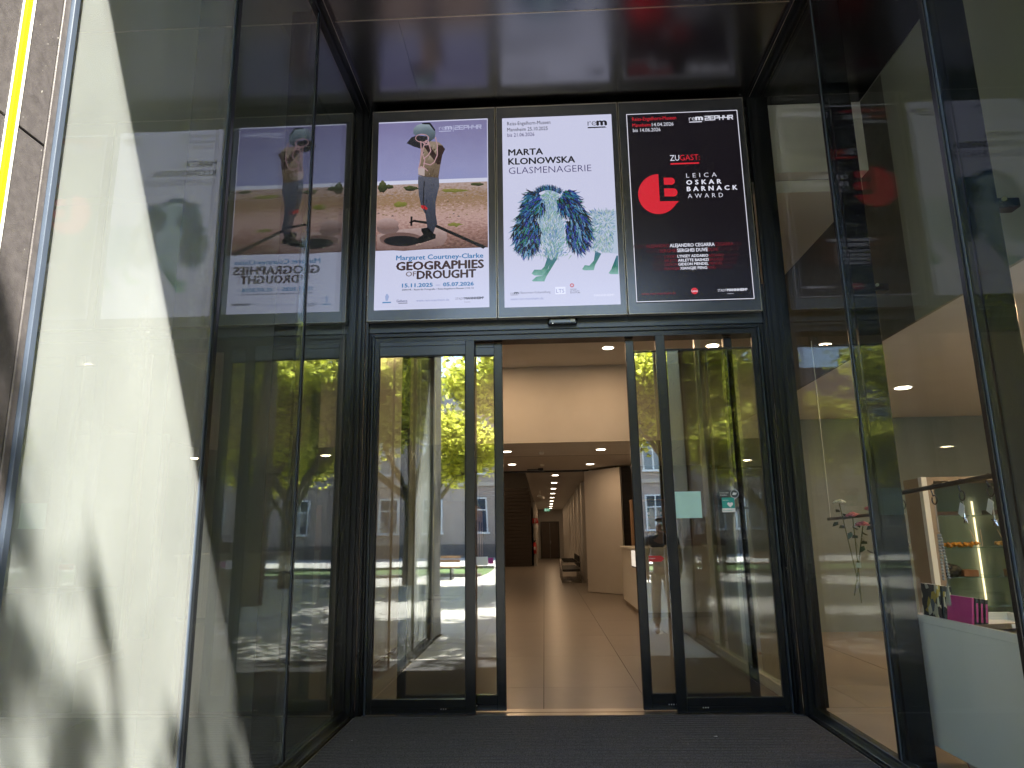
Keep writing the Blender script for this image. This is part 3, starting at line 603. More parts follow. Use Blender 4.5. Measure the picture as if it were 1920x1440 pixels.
rope([(488+66*math.cos(a*.35), 262+40*math.sin(a*.35)) for a in range(19)], 4); rope([(475, 290), (480, 420), (470, 500), (455, 560), (500, 550), (545, 590)]); rope([(520, 290), (560, 330), (575, 390), (550, 430), (500, 470)]); rope([(620, 250), (640, 330), (640, 430), (610, 500), (570, 530), (500, 510)]); rope([(530, 280), (500, 350), (490, 420), (515, 480), (500, 560)]); rope([(545, 290), (560, 320), (520, 330), (490, 300)])
obj('photo_rope', bm, ROP, D1)
FOLD = screen('photo_fold', (96, 100, 114)); FOLD2 = screen('photo_foldshade', (34, 35, 44)); VSH = screen('photo_vestshade', (70, 58, 48)); VHI = screen('photo_vestlight', (160, 146, 132))
for q in range(26):
    x_ = U(470, 635); y_ = U(680, 1150); L_ = U(20, 70)
    if 505 < x_ or y_ < 900: shape(D1, 'photo_fold', [(x_, y_), (x_+U(2, 7), y_+2), (x_+U(4, 12), y_+L_)], FOLD if q % 2 else FOLD2, 9.5, tr)
for q in range(22):
    x_ = U(480, 640); y_ = U(320, 640); shape(D1, 'photo_fold', [(x_, y_), (x_+U(4, 14), y_+U(-6, 6)), (x_+U(-14, 8), y_+U(18, 44))], VSH if q % 2 else VHI, 8.5, tr)
for q in range(70):
    x_ = U(45, 1130); y_ = U(760, 1060); s_ = .4+(y_-740)/320
    if not 430 < x_ < 670: shape(D1, 'photo_tuft', [(x_-10*s_, y_+3), (x_-3*s_, y_-4*s_), (x_+4*s_, y_-5*s_), (x_+12*s_, y_+3)], (FOLD2 if q % 7 == 0 else screen('tuft%d' % (q % 3), ((120, 104, 70), (132, 98, 86), (196, 168, 162))[q % 3])), 3.5, tr)
for q in range(16):
    x_ = 440+q*12+U(-6, 6); shape(D1, 'photo_rubble', [(x_-9, 1330-q*5), (x_, 1318-q*5), (x_+9, 1326-q*5), (x_+4, 1340-q*5)], CN if q % 2 else VHI, 7.5, tr)
LG = screen('lightlogo', (176, 178, 210))
rem(D1, 823, 847, 244, 9, LG); rect(D1, 'rule', 849.5, 235, 850.3, 247, LG, 6); zephyr(D1, 853, 904, 242.5, 6.6, LG)
ptext(D1, 'Margaret Courtney-Clarke', 743, 906, 488, 8.6, BLUE, .02); ptext(D1, 'GEOGRAPHIES', 743.5, 906.5, 507, 15, BROWN, .032); ptext(D1, 'OF', 761, 780, 518.5, 9, screen('of', (110, 95, 95)), .01)
ptext(D1, 'DROUGHT', 782, 892, 523, 14.6, BROWN, .032); ptext(D1, '15.11.2025', 754, 811, 539, 6.8, BLUE, .03); ptext(D1, '05.07.2026', 831, 888, 536.8, 6.8, BLUE, .03); rect(D1, 'dash', 816.5, 534.2, 825.5, 534.8, GREYB, 6)
ptext(D1, 'ZEPHYR - Raum für Fotografie • Reiss-Engelhorn-Museen | C4, 12', 753.5, 888, 545.2, 2.9, BLK, .012); ptext(D1, 'Gebeco', 743.5, 763.5, 566.8, 4.8, screen('gebeco', (64, 68, 110)), .01); rect(D1, 'rule', 747, 568.2, 764, 568.7, BLK, 6)
ptext(D1, 'www.rem-mannheim.de', 780.5, 842, 565.8, 4.5, GREYB); ptext(D1, 'STADT', 854, 871, 562, 4, GRY); ptext(D1, 'MANNHEIM²', 871.3, 907, 561.4, 4.2, BLK, .035); ptext(D1, 'Kulturamt', 871, 882, 567, 1.7, BLK)
shape(D1, 'emblem', [(717, 566.3), (733, 565.8), (733, 568), (717, 568.6)], BLUE, 6); shape(D1, 'emblem', [(724.5, 551), (726.8, 551), (729.5, 556), (727, 564), (723, 564), (722, 556)], screen('emb', (150, 165, 205)), 6)

# --- display two
D2 = display('middle display, white poster with shaggy blue green four legged creature', (931.5, 400), (1167, 400), 0)
panel(D2, 'screen', [(941, 222), (1147, 214), (1163, 570), (946.5, 577.5)], WHITE, 0)
INK = screen('ink2', (20, 18, 24))
for s, xa, xb, yb in (('Reiss-Engelhorn-Museen', 951, 1032, 235), ('Mannheim 25.10.2025', 951, 1027, 246.3), ('bis 21.06.2026', 951.5, 1002, 256.5)): ptext(D2, s, xa, xb, yb, 6.6, VIO if 'bis' in s else BLK, .002)
rem(D2, 1102, 1137, 236, 12.5, INK); ptext(D2, 'Reiss-Engelhorn-Museen', 1102, 1137, 240.6, 1.7, INK, .01)
ptext(D2, 'MARTA', 953.5, 1018, 291.5, 11.4, INK, .022); ptext(D2, 'KLONOWSKA', 953.5, 1078, 308.5, 11.6, INK, .024); ptext(D2, 'GLASMENAGERIE', 954, 1109, 326, 12.2, VIO, -.010)
ptext(D2, 'www.rem-mannheim.de', 957.5, 1019, 563, 4.4, GREYB); rem(D2, 957.5, 972, 552, 4.6, INK); ptext(D2, '| Bassermann-Kulturstiftung', 973.5, 1032, 550.8, 4, GRY, 0)
rect(D2, 'emblem_square', 1041, 538, 1060.5, 551.5, PALE, 6); ptext(D2, 'LTS', 1043, 1058, 549, 7, GREYB, 0, 7)
ptext(D2, 'CENTRE', 1069, 1081, 543.6, 2, INK); ptext(D2, 'OF POLISH', 1069, 1086, 546.8, 2, INK); ptext(D2, 'SCULPTURE', 1069, 1088, 550, 2, INK); ptext(D2, 'MANNHEIM²', 1114, 1152, 556, 4, PALE, .02)
c_ = dpt(1072.5, 535, 6); bm = bmesh.new()
for k in range(20):
    a, b = k*.31416, (k+1)*.31416; poly(bm, [(c_.x+r*math.cos(q), c_.y, c_.z+r*math.sin(q)) for r, q in ((.010, a), (.010, b), (.020, b), (.020, a))])
obj('ring_emblem', bm, screen('ringred', (196, 92, 104)), D2)
t2 = lambda x, y: (940+x/5.335, 320+y/5.335)
palD = [(16, 26, 40), (22, 34, 34), (32, 52, 120), (36, 84, 130), (40, 104, 84), (52, 64, 150), (60, 118, 156), (18, 24, 34), (24, 30, 80), (20, 26, 30), (110, 150, 180)]
palL = [(150, 176, 196), (176, 190, 210), (126, 158, 180), (140, 172, 156), (110, 140, 170), (190, 200, 222), (98, 150, 120), (164, 176, 168), (80, 120, 170)]
bD = [screen('d%d' % i, c) for i, c in enumerate(palD)]; bL = [screen('l%d' % i, c) for i, c in enumerate(palL)]
def strokes(name, n, gen, mats, k0):
    bm = bmesh.new()
    for i in range(n):
        (x, y), a, L, wd = gen(i/n); k = k0 + rnd.random()*2.5; cv = rnd.uniform(-.5, .5); pts = []; nseg = 4
        for s in range(nseg+1):
            u = s/nseg; aa = a+cv*u; pts.append((x+math.cos(aa)*L*u, y+math.sin(aa)*L*u, wd*(1-u)**.7, aa))
        ls = [t2(p[0]-math.sin(p[3])*p[2], p[1]+math.cos(p[3])*p[2]) for p in pts]; rs = [t2(p[0]+math.sin(p[3])*p[2], p[1]-math.cos(p[3])*p[2]) for p in pts]
        mi = rnd.randrange(len(mats))
        for s in range(nseg):
            q = [dpt(*ls[s], k), dpt(*ls[s+1], k), dpt(*rs[s+1], k), dpt(*rs[s], k)]
            if s == nseg-1: q = [q[0], q[1], q[3]]
            poly(bm, q, mi)
    return obj(name, bm, mats, D2, kind='stuff')
LEGM = grad_screen('legs', [(0, (120, 170, 160)), (.4, (60, 120, 104)), (1, (52, 96, 130))], .6, 20)
shape(D2, 'creature_leg', [(470, 840), (430, 960), (400, 990), (330, 990), (302, 1030), (330, 1048), (400, 1050), (440, 1040), (500, 900)], LEGM, 2, t2); shape(D2, 'creature_leg', [(520, 820), (470, 980), (410, 1050), (350, 1060), (305, 1100), (320, 1108), (430, 1108), (450, 1060), (560, 880)], LEGM, 3, t2)
shape(D2, 'creature_leg', [(940, 800), (925, 900), (880, 950), (835, 945), (808, 985), (830, 997), (925, 995), (940, 940), (1000, 830)], LEGM, 2, t2); shape(D2, 'creature_leg', [(1152, 850), (1150, 960), (1100, 985), (1072, 1025), (1095, 1035), (1172, 1035), (1168, 850)], LEGM, 2, t2)
shape(D2, 'creature_body', [(900, 420), (1000, 395), (1148, 400), (1166, 830), (1020, 820), (930, 760), (900, 600)], bL[1], 2, t2)
shape(D2, 'creature_body', [(400, 250), (480, 180), (570, 220), (620, 480), (640, 700), (590, 860), (480, 850), (400, 700), (360, 520)], bL[0], 3, t2)
U = rnd.uniform
def g_body(u): x, y = U(900, 1120), U(400, 800); a = math.atan2(y-560, x-1080)+math.pi*(1 if x > 1080 else 0)*0; return (x, y), math.atan2(y-520, x-1050)+U(-.4, .4), U(20, 42), U(2, 5)
strokes('body_feathers', 900, g_body, bL, 4)
def g_chest(u): x = 505+rnd.gauss(0, 75); y = U(400, 850); return (x, min(y, 900)), math.pi/2+(500-x)*-.006*1+U(-.6, .6)+(-.0)*0, U(30, 70), U(2.5, 5.5)
strokes('chest_feathers', 850, g_chest, bL, 7)
def g_face(u): a = U(0, 6.28); r = U(0, 1)**.5; x, y = 490+85*r*math.cos(a), 300+85*r*math.sin(a); return (x, y), math.atan2(y-250, x-490)+U(-.5, .5), U(25, 45), U(3, 5)
strokes('face_feathers', 300, g_face, bL, 9)
def ear(cx, cy, rx, ry, ox, oy, mirror):
    def g(u):
        while True:
            x, y = U(-1, 1), U(-1, 1)
            if x*x+y*y < 1: break
        x = cx+x*rx*(1 if y > -.3 else .8); y = cy+y*ry; a = math.atan2(y-oy, x-ox); r = math.hypot(x-ox, y-oy)
        return (x, y), a+U(-.3, .3), U(50, 105), U(5, 10)
    return g
strokes('ear_feathers', 750, ear(262, 600, 130, 235, 420, 150, 1), bD, 11); strokes('ear_feathers', 750, ear(770, 570, 125, 225, 590, 110, -1), bD, 11)
strokes('shoulder_feathers', 380, ear(335, 330, 105, 120, 480, 180, 1), bD, 12.5); strokes('shoulder_feathers', 380, ear(665, 310, 105, 120, 530, 160, -1), bD, 12.5)
def g_top(u): x = U(350, 590); return (x, 235-40*math.sin((x-350)/240*3.14)), -math.pi/2+(x-470)*.004+U(-.35, .35), U(35, 70), U(3, 6)
strokes('crest_feathers', 240, g_top, bD, 14)

# --- display three
D3 = display('right display, black poster with red round award logo', (1168.8, 400), (1412.5, 400), 0)
def shiftx(o, dx): o.location.x += dx
panel(D3, 'screen', [(1174, 214), (1385, 206), (1415, 562), (1193, 569)], BLACKS, 0)
p = [dpt(*q, 5) for q in ((1174.5, 214), (1383.5, 206), (1413.5, 560), (1193, 567))]
xa, xb, za, zb = (p[0].x+p[3].x)/2, (p[1].x+p[2].x)/2, (p[2].z+p[3].z)/2, (p[0].z+p[1].z)/2
yy = p[0].y; th = .007; bm = bmesh.new()
for q in ((xa, xb, za, za+th), (xa, xb, zb-th, zb), (xa, xa+th, za+th, zb-th), (xb-th, xb, za+th, zb-th)): poly(bm, [(q[0], yy, q[2]), (q[1], yy, q[2]), (q[1], yy, q[3]), (q[0], yy, q[3])])
obj('white_border', bm, WT, D3)
ptext(D3, 'Reiss-Engelhorn-Museen', 1185.5, 1268, 226.5, 6.6, RED, .0); ptext(D3, 'Mannheim', 1186, 1220, 238, 6.4, RED, .0); ptext(D3, '14.04.2026', 1222.5, 1263, 236.7, 6.4, WT); ptext(D3, 'bis 14.06.2026', 1187, 1238.5, 247.5, 6.4, WT)
rem(D3, 1292, 1317.5, 226.5, 9.5, WT); rect(D3, 'rule', 1319.6, 216.5, 1320.5, 229.5, WT, 6); zephyr(D3, 1322.5, 1376, 225, 7.2, WT)
ptext(D3, 'ZU', 1256.5, 1274, 301.5, 10.5, WT, .0); ptext(D3, 'GAST:', 1275, 1312.5, 300.9, 10.5, RED, .0)
rect(D3, 'underline', 1257, 306.0, 1311, 306.8, RED, 6)
for s, xa_, xb_, yb, bo in (('LEICA', 1287, 1344, 333, -.008), ('OSKAR', 1287.5, 1352.5, 346, .03), ('BARNACK', 1288.5, 1382.5, 358.2, .03), ('AWARD', 1290, 1356, 371.5, -.008)): ptext(D3, s, xa_, xb_, yb, 8, WT, bo, space=1.75)
t3 = lambda x, y: (1140+x/3.13, 160+y/3.13)
cx, cy, rr = 296, 638, 119
pts = [(295, 521)] + [(cx+rr*math.cos(a)*1.0, cy+rr*.985*math.sin(a)) for a in [math.radians(q) for q in range(262, 20, -8)]] + [(417, 679), (304, 681)]
shape(D3, 'award_logo', pts, RED, 6, t3)
def dee(x0, y0, x1, y1):
    r = (y1-y0)/2; cyy = (y0+y1)/2; return [(x0, y0), (x1-r, y0)] + [(x1-r+r*math.cos(a), cyy+r*math.sin(a)) for a in [math.radians(q) for q in range(-80, 90, 16)]] + [(x1-r, y1), (x0+3, y1)]
shape(D3, 'award_logo', dee(326, 542, 392, 583), RED, 6, t3); shape(D3, 'award_logo', dee(329, 605, 408, 652), RED, 6, t3)
ln = [('ALEJANDRO CEGARRA', 1256, 1340, 463.5, 6.2, 'ALEJANDRO', 'CEGARRA', 'CEG'), ('SERGHEI DUVE', 1270, 1327, 472.6, 6.2, 'SERGHEI', 'DUVE', 'DUVEDUVE'), ('LYNSEY ADDARIO', 1270.5, 1328, 483, 5, 'LYNSEY', 'ADDARIO', 'ADDARIO'),
      ('ARLETTE BASHIZI', 1271.5, 1328.5, 490.7, 5, 'ARLETTE', 'BASHIZI', 'BASHIZI'), ('GIDEON MENDEL', 1272, 1328.5, 498, 5, 'GIDEON', 'MENDEL', 'MENDEL'), ('XIANGJIE PENG', 1275.5, 1326, 505.5, 5, 'XIANGJIE', 'PENG', 'PENGPENG')]
for s, a, b, yb, cap, l, r, r3 in ln:
    ptext(D3, s, a, b, yb, cap, WT, .02); cw = (b-a)/len(s)*1.02
    ptext(D3, l, a-cw*len(l)*.98, a-.8, yb+.031*cw*len(l), cap, DRED, .0); ptext(D3, l[-5:], a-cw*(len(l)+5)*.98, a-cw*len(l)-1, yb+.031*cw*(len(l)+5), cap, DDRED, .0)
    yb2 = yb-.031*(b-a); ptext(D3, r, b+.8, b+cw*len(r), yb2, cap, DRED, .0); e = min(b+cw*(len(r)+len(r3)), 1392); ptext(D3, r3, b+cw*len(r)+1, e, yb2-.031*cw*len(r), cap, DDRED, .0)
ptext(D3, 'www.rem-mannheim.de', 1203, 1267, 553.2, 4.4, DRED, .01); ptext(D3, 'STADT', 1346, 1362.5, 546.8, 4.6, WT); ptext(D3, 'MANNHEIM²', 1363.5, 1401.5, 546.0, 4.6, WT, .035); ptext(D3, 'Kulturamt', 1364, 1376, 551.3, 1.9, WT)
c_ = dpt(1302.3, 545.5, 6); bm = bmesh.new(); poly(bm, [(c_.x+.032*math.cos(k*.2618), c_.y, c_.z+.032*math.sin(k*.2618)) for k in range(24)]); obj('red_roundel', bm, RED, D3); ptext(D3, 'Leica', 1297, 1308.3, 547.6, 4.2, WT, .01, 7)

# ------------------------------------------------------------------ foyer and corridor
fl = thing('foyer_floor', None, None, (0, 20, 0), kind='structure')
Bx('floor_bed', M['grout'], fl, (-9, 9, 6.72, 52, -.2, -.006))
tw, tl = .945, 1.90
base = None
for j in range(18):
    for i in range(9):
        xx0 = -4.77+.005+i*tw; yy0 = 6.74+(j*tl) - .97*(0); yy0 = 7.66-tl+j*tl if j else 6.74; yy1 = 7.66 if j == 0 else yy0+tl
        if j == 0: yy0, yy1 = 6.74, 7.66
        else: yy0, yy1 = 7.66+(j-1)*tl, 7.66+j*tl
        if j <= 1 and i == 0 or base is None or True:
            if j == 0: t_ = Bx('floor_tile', M['tile'], fl, (xx0+.003, xx0+tw-.003, yy0+.002, yy1-.002, -.005, .002)); 
            elif j == 1: t_ = Bx('floor_tile', M['tile'], fl, (xx0+.003, xx0+tw-.003, yy0+.002, yy1-.002, -.005, .002)); base = t_ if i == 0 else base
            else:
                t_ = base.copy(); C.objects.link(t_); t_.location = Vector((i*tw, (j-1)*tl, 0))
Bx('floor_sheet', M['tile'], fl, (-4.9, 4.0, 7.66+17*tl+.004, 52, -.005, .002)); Bx('floor_sheet', M['tile'], fl, (3.75, 9, 6.74, 22, -.005, .001), (-9, -4.77, 6.74, 22, -.005, .001))
bm = bmesh.new(); bx(bm, XR+.1, 9, 2.3, 6.735, -.1, .001); bx(bm, -9, XL-.1, 2.3, 6.735, -.1, .001); obj('shop_floor', bm, M['tile'], kind='structure')

wl = thing('foyer_walls', 'white plaster walls enclosing the foyer and corridor', 'wall', (0, 14, 0)); W = M['white']
Bx('bulkhead', W, wl, (-8.9, 3.32, 14.0, 14.3, 3.36, 4.87), (-8.9, 8.9, 14.3, 14.5, 3.36, 4.87))
Bx('upper_ceiling', W, wl, (-8.9, 3.32, 6.72, 14.0, 4.87, 5.0)); Bx('lower_ceiling', W, wl, (-8.9, 8.9, 14.0, 20.1, 3.32, 3.358))
Bx('ceiling_groove', M['grout'], wl, (-3, 3, 16.4, 16.412, 3.316, 3.3205))
Bx('end_wall', W, wl, (1.30, 8.9, 20.1, 20.3, 0, 3.3195), (-8.9, -2.6, 20.1, 20.3, 0, 3.3195)); Bx('opening_frame', M['frame'], wl, (-2.6, 1.30, 20.08, 20.14, 3.27, 3.3195))
Bx('right_wall', W, wl, (8.9, 9.0, 2.2, 52, 0, 5.2)); Bx('left_wall', W, wl, (-9, -8.9, 2.2, 52, 0, 5.2))
Bx('corridor_wall', W, wl, (1.42, 1.6, 20.3, 52, 0, 3.3195), (-.55, -.40, 38.0, 50.2, 0, 3.3195), (-.5, 1.42, 50.3, 50.5, 0, 3.3195))
Bx('corridor_ceiling', W, wl, (-.50, 1.6, 20.3, 50.5, 3.32, 3.6)); Bx('void_wall', W, wl, (-8.9, -.55, 41.0, 41.2, 0, 6)); Bx('void_ceiling', W, wl, (-8.9, -.5, 20.1, 41.2, 5.6, 5.8)); Bx('void_header', W, wl, (-8.9, -.5, 20.1, 20.3, 3.36, 5.6))
for k in range(12):
    y = 24.5+k*2.1; Bx('pilaster', W, wl, (1.30, 1.42, y, y+.9, 0, 3.3190))
Bx('skirting', M['grout'], wl, (1.405, 1.4195, 20.3, 50.3, .003, .09))
# lobby side walls directly behind the doors
lw = thing('lobby_wall', 'white panelled lobby wall seen through the left door', 'wall', (-1.98, 9, 0))
for y0, y1 in ((6.76, 8.1), (8.11, 9.6), (9.61, 11.0)): Bx('wall_panel', M['whitelac'], lw, (-2.08, -1.96, y0, y1, .12, 4.868), bev=.003)
Bx('skirting', M['tan'], lw, (-2.08, -1.945, 6.76, 11.0, .003, .118)); Bx('end_post', M['whitelac'], lw, (-2.1, -1.93, 11.01, 11.12, 0, 4.868)); 
lp = thing('glass_partition', 'frameless glass partition behind left door with pale edge', 'glass partition', (-1.6, 11.2, 0)); Bx('pane', M['glassin'], lp, (-1.92, -1.2, 11.2, 11.216, .02, 3.6)); Bx('pane_edge', M['mint'], lp, (-1.198, -1.19, 11.2, 11.216, .02, 3.6)); Bx('floor_rail', M['steel'], lp, (-1.92, -1.19, 11.18, 11.236, .003, .02))
rw = thing('glass_partition', 'glass lobby partition with pale posts behind the right door', 'glass partition', (2.2, 8.5, 0))
for y0, y1 in ((6.78, 8.2), (8.24, 9.7)): Bx('pane', M['glassin'], rw, (2.20, 2.216, y0, y1, .1, 4.4))
Bx('base_rail', M['whitelac'], rw, (2.17, 2.25, 6.78, 9.75, .003, .098)); Bx('post', M['whitelac'], rw, (2.17, 2.25, 9.70, 9.78, .099, 4.4)); Bx('post', M['whitelac'], rw, (2.17, 2.25, 8.2, 8.24, .099, 4.4))

# downlights
def downlight(x, y, z, lab, P, grp='round ceiling downlights', visible=True):
    t = thing('downlight', lab, 'ceiling light', (x, y, z), grp)
    bm = bmesh.new(); r = bmesh.ops.create_cone(bm, cap_ends=True, segments=24, radius1=.095, radius2=.095, depth=.006); o = obj('lens', bm, M['down'], None); o.parent = t; o.location = (0, 0, -.008)
    bm = bmesh.new(); cyl(bm, (0, 0, -.006), (0, 0, -.0005), .118, .118, 24); o = obj('trim_ring', bm, M['whitelac'], None); o.parent = t
    L = bpy.data.lights.new('downlight_lamp', 'AREA'); L.shape = 'DISK'; L.size = .18; L.energy = P; L.color = (1, .63, .34)
    lo = bpy.data.objects.new('downlight_lamp', L); C.objects.link(lo); lo.parent = t; lo.location = (0, 0, -.02)
    return t
KP = 1.0
downlight(1.256, 12.62, 4.87, 'round downlight high above the doorway at right', KP*3); downlight(-.80, 12.75, 4.87, 'round downlight half hidden by left door stile', KP*3)
downlight(-4.2, 10.5, 4.87, 'round downlight in the high ceiling far left', KP*2.5); downlight(0.2, 9.0, 4.87, 'round downlight in high ceiling near the doors', KP*2)
for x, y, lab in ((1.27, 15.3, 'near right downlight in the low ceiling'), (-.77, 15.35, 'near left downlight in the low ceiling'), (1.24, 18.45, 'rear right downlight over the white pivot panel'), (-.775, 18.15, 'rear left downlight in the low ceiling'), (4.2, 15.3, 'downlight above the reception desk'), (-4.5, 16, 'downlight over the left foyer')): downlight(x, y, 3.32, lab, KP*1.1)
o_ = ('first', 'second', 'third', 'fourth', 'fifth', 'sixth', 'seventh', 'eighth', 'ninth')
for k, y in enumerate((21.7, 24.8, 27.9, 31.1, 34.4, 37.8, 41.2, 44.6, 47.6)): downlight(.385+k*.012, y, 3.32, o_[k]+' downlight of the corridor row counted from the doors', KP*.75, 'downlights along the corridor')
downlight(-3.5, 30, 5.6, 'downlight high over the stair hall', KP*4); downlight(-2.2, 34, 5.6, 'unseen downlight added to brighten the dark stair block', KP*4)  # second hall downlight is unseen, added to brighten the stair boards
for x, y, z, lab in ((-.02, 15.6, 3.32, 'nearer round smoke detector on low ceiling'), (0.0, 18.3, 3.32, 'farther round smoke detector on low ceiling')):
    bm = bmesh.new(); cyl(bm, (x, y, z-.05), (x, y, z), .045, .06, 16); o = obj('smoke_detector', bm, M['whitelac']); o['label'] = lab; o['category'] = 'smoke detector'

# pivot panel, stair block, corridor door
a, b = Vector((1.18, 20.05)), Vector((2.06, 18.9)); d = (b-a).normalized(); ang = math.atan2(d.y, d.x)
bm = bmesh.new(); bx(bm, 0, (b-a).length, -.03, .03, .012, 3.27, bev=.004)
pv = obj('pivot_panel', bm, M['white']); pv.location = (a.x, a.y, 0); pv.rotation_euler = (0, 0, ang); pv['label'] = 'tall white pivot panel standing open at the corridor mouth'; pv['category'] = 'pivot door'
sb = thing('stair_block', 'dark boarded stair enclosure at the left of the corridor', 'stair enclosure', (-1.5, 37.6, 0))
for k in range(22):
    z = k*.183; xe = -.65 if z < 3.4 else -.65-(z-3.4)*.30; Bx('board', M['darkwood'], sb, (-3.4, xe, 37.5, 37.56, z+.006, z+.176), bev=.004)
Bx('core', M['seal'], sb, (-3.4, -.69, 37.565, 40, 0, 3.5))
ed = thing('corridor_door', 'brown double door at the far end of the corridor', 'door', (.4, 50.2, 0))
Bx('panel', M['doorbrown'], ed, (-.15, .40, 50.22, 50.28, .01, 2.42)); Bx('panel', M['doorbrown'], ed, (.41, .97, 50.22, 50.28, .01, 2.42)); Bx('frame', M['darkwood'], ed, (-.23, -.155, 50.19, 50.295, 0, 2.5), (.975, 1.05, 50.19, 50.295, 0, 2.5), (-.155, .975, 50.19, 50.295, 2.425, 2.5)); Bx('handle', M['steel'], ed, (.44, .46, 50.17, 50.2, 1.0, 1.2))
fe = thing('fire_extinguisher', 'red fire extinguisher on the wall at the corridor corner', 'fire extinguisher', (-.47, 37.85, .9))
bm = bmesh.new(); cyl(bm, (-.5, 37.85, .62), (-.5, 37.85, 1.12), .09, .09, 16); sph(bm, (-.5, 37.85, 1.12), .09, 2); smooth(obj('cylinder', bm, M['red'], fe)); bm = bmesh.new(); cyl(bm, (-.5, 37.85, 1.2), (-.5, 37.85, 1.28), .03, .03, 10); bx(bm, -.56, -.42, 37.83, 37.87, 1.28, 1.31); tube(bm, [(-.5, 37.85, 1.25), (-.6, 37.85, 1.2), (-.62, 37.85, .9)], .012, 6); obj('valve', bm, M['frame'], fe)
Bx('label_band', M['paperwhite'], fe, (-.55, -.45, 37.752, 37.757, .82, .98))
sg = thing('fire_sign', 'red fire extinguisher sign on the corridor corner', 'sign', (-.46, 37.9, 2.3)); Bx('plate', M['red'], sg, (-.60, -.32, 37.95, 37.96, 2.18, 2.44)); Bx('symbol', M['paperwhite'], sg, (-.50, -.46, 37.945, 37.9495, 2.22, 2.40), (-.42, -.40, 37.945, 37.9495, 2.22, 2.40)); 
pn = Bx('notice_plate', M['paperwhite'], None, (-.54, -.38, 37.95, 37.96, 1.92, 2.08)); pn['label'] = 'small white notice under the red fire sign'; pn['category'] = 'notice'
s2 = Bx('fire_sign', M['red'], None, (-.395, -.36, 46.2, 46.8, 2.2, 2.5)); s2['label'] = 'second red sign projecting farther down the corridor'; s2['category'] = 'sign'
ex = thing('exit_sign', 'green hanging exit sign deep in the corridor', 'exit sign', (.2, 40, 3.0)); Bx('plate', lamp_m('exit_green', (.0, .35, .2), .06), ex, (.04, .36, 40, 40.03, 2.86, 3.02)); Bx('rod', M['steel'], ex, (.19, .2, 40.01, 40.02, 3.021, 3.319)); Bx('symbol', lamp_m('exit_white', (.7, 1, .85), .06), ex, (.09, .15, 39.993, 39.9995, 2.89, 2.99), (.2, .3, 39.993, 39.9995, 2.93, 2.95))
ep = on_plane(340, 768, 6.68); ex2 = thing('exit_sign', 'green exit sign behind the left glass wall', 'exit sign', (ep.x, 6.70, ep.z))
Bx('plate', lamp_m('exit_green2', (.0, .25, .14), .05), ex2, (ep.x-.12, ep.x+.12, 6.685, 6.70, ep.z-.05, ep.z+.05)); Bx('symbol', lamp_m('exit_white2', (.6, .9, .8), .05), ex2, (ep.x-.10, ep.x-.06, 6.68, 6.6845, ep.z-.03, ep.z+.03), (ep.x-.02, ep.x+.03, 6.68, 6.6845, ep.z-.03, ep.z+.03), (ep.x+.06, ep.x+.10, 6.68, 6.6845, ep.z-.03, ep.z+.03))
wc = thing('security_camera', 'small white ceiling camera left in the corridor', 'security camera', (-.18, 29, 3.2)); bm = bmesh.new(); cyl(bm, (-.2, 29, 3.10), (.02, 28.7, 3.02), .055, .055, 10); obj('housing', bm, M['whitelac'], wc); bm = bmesh.new(); cyl(bm, (-.12, 29, 3.13), (-.12, 29, 3.319), .012, .012, 8); obj('arm', bm, M['whitelac'], wc)
cl = thing('door_closer', 'dark door closer arm on low ceiling at the opening', 'door closer', (-.2, 19.9, 3.3)); Bx('arm', M['frame'], cl, (-.42, -.05, 19.4, 19.45, 3.27, 3.30)); Bx('body', M['frame'], cl, (-.12, .02, 19.3, 19.42, 3.26, 3.3155))

# corridor chairs (black leather on chrome tube)
def cantilever(label, loc, rz=0, group='black chrome chairs along the corridor wall'):
    t = thing('armchair', label, 'armchair', loc, group); t.rotation_euler = (0, 0, 0)
    x, y, z = loc
    Bx('seat', M['leather'], t, (x-.30, x+.26, y-.28, y+.28, .36, .44), bev=.02); Bx('backrest', M['leather'], t, (x+.22, x+.27, y-.27, y+.27, .50, .86), bev=.015)
    for s in (-.31, .31):
        bm = bmesh.new(); tube(bm, [(x+.30, y+s, .02), (x-.32, y+s, .02), (x-.32, y+s, .66), (x+.30, y+s, .66), (x+.30, y+s, .02)], .013, 8); smooth(obj('side_frame', bm, M['chrome'], t)); Bx('armrest', M['leather'], t, (x-.27, x+.18, y+s-.02, y+s+.02, .675, .69))
    t.rotation_euler = (0, 0, rz); return t
for k in range(4): cantilever(('first', 'second', 'third', 'fourth')[k]+' armchair from the doors along the corridor wall', (.88, 24.2+k*.92, 0))
cantilever('single chrome framed armchair seen through the left door', (-1.35, 10.35, 0), 0, 'single armchairs')

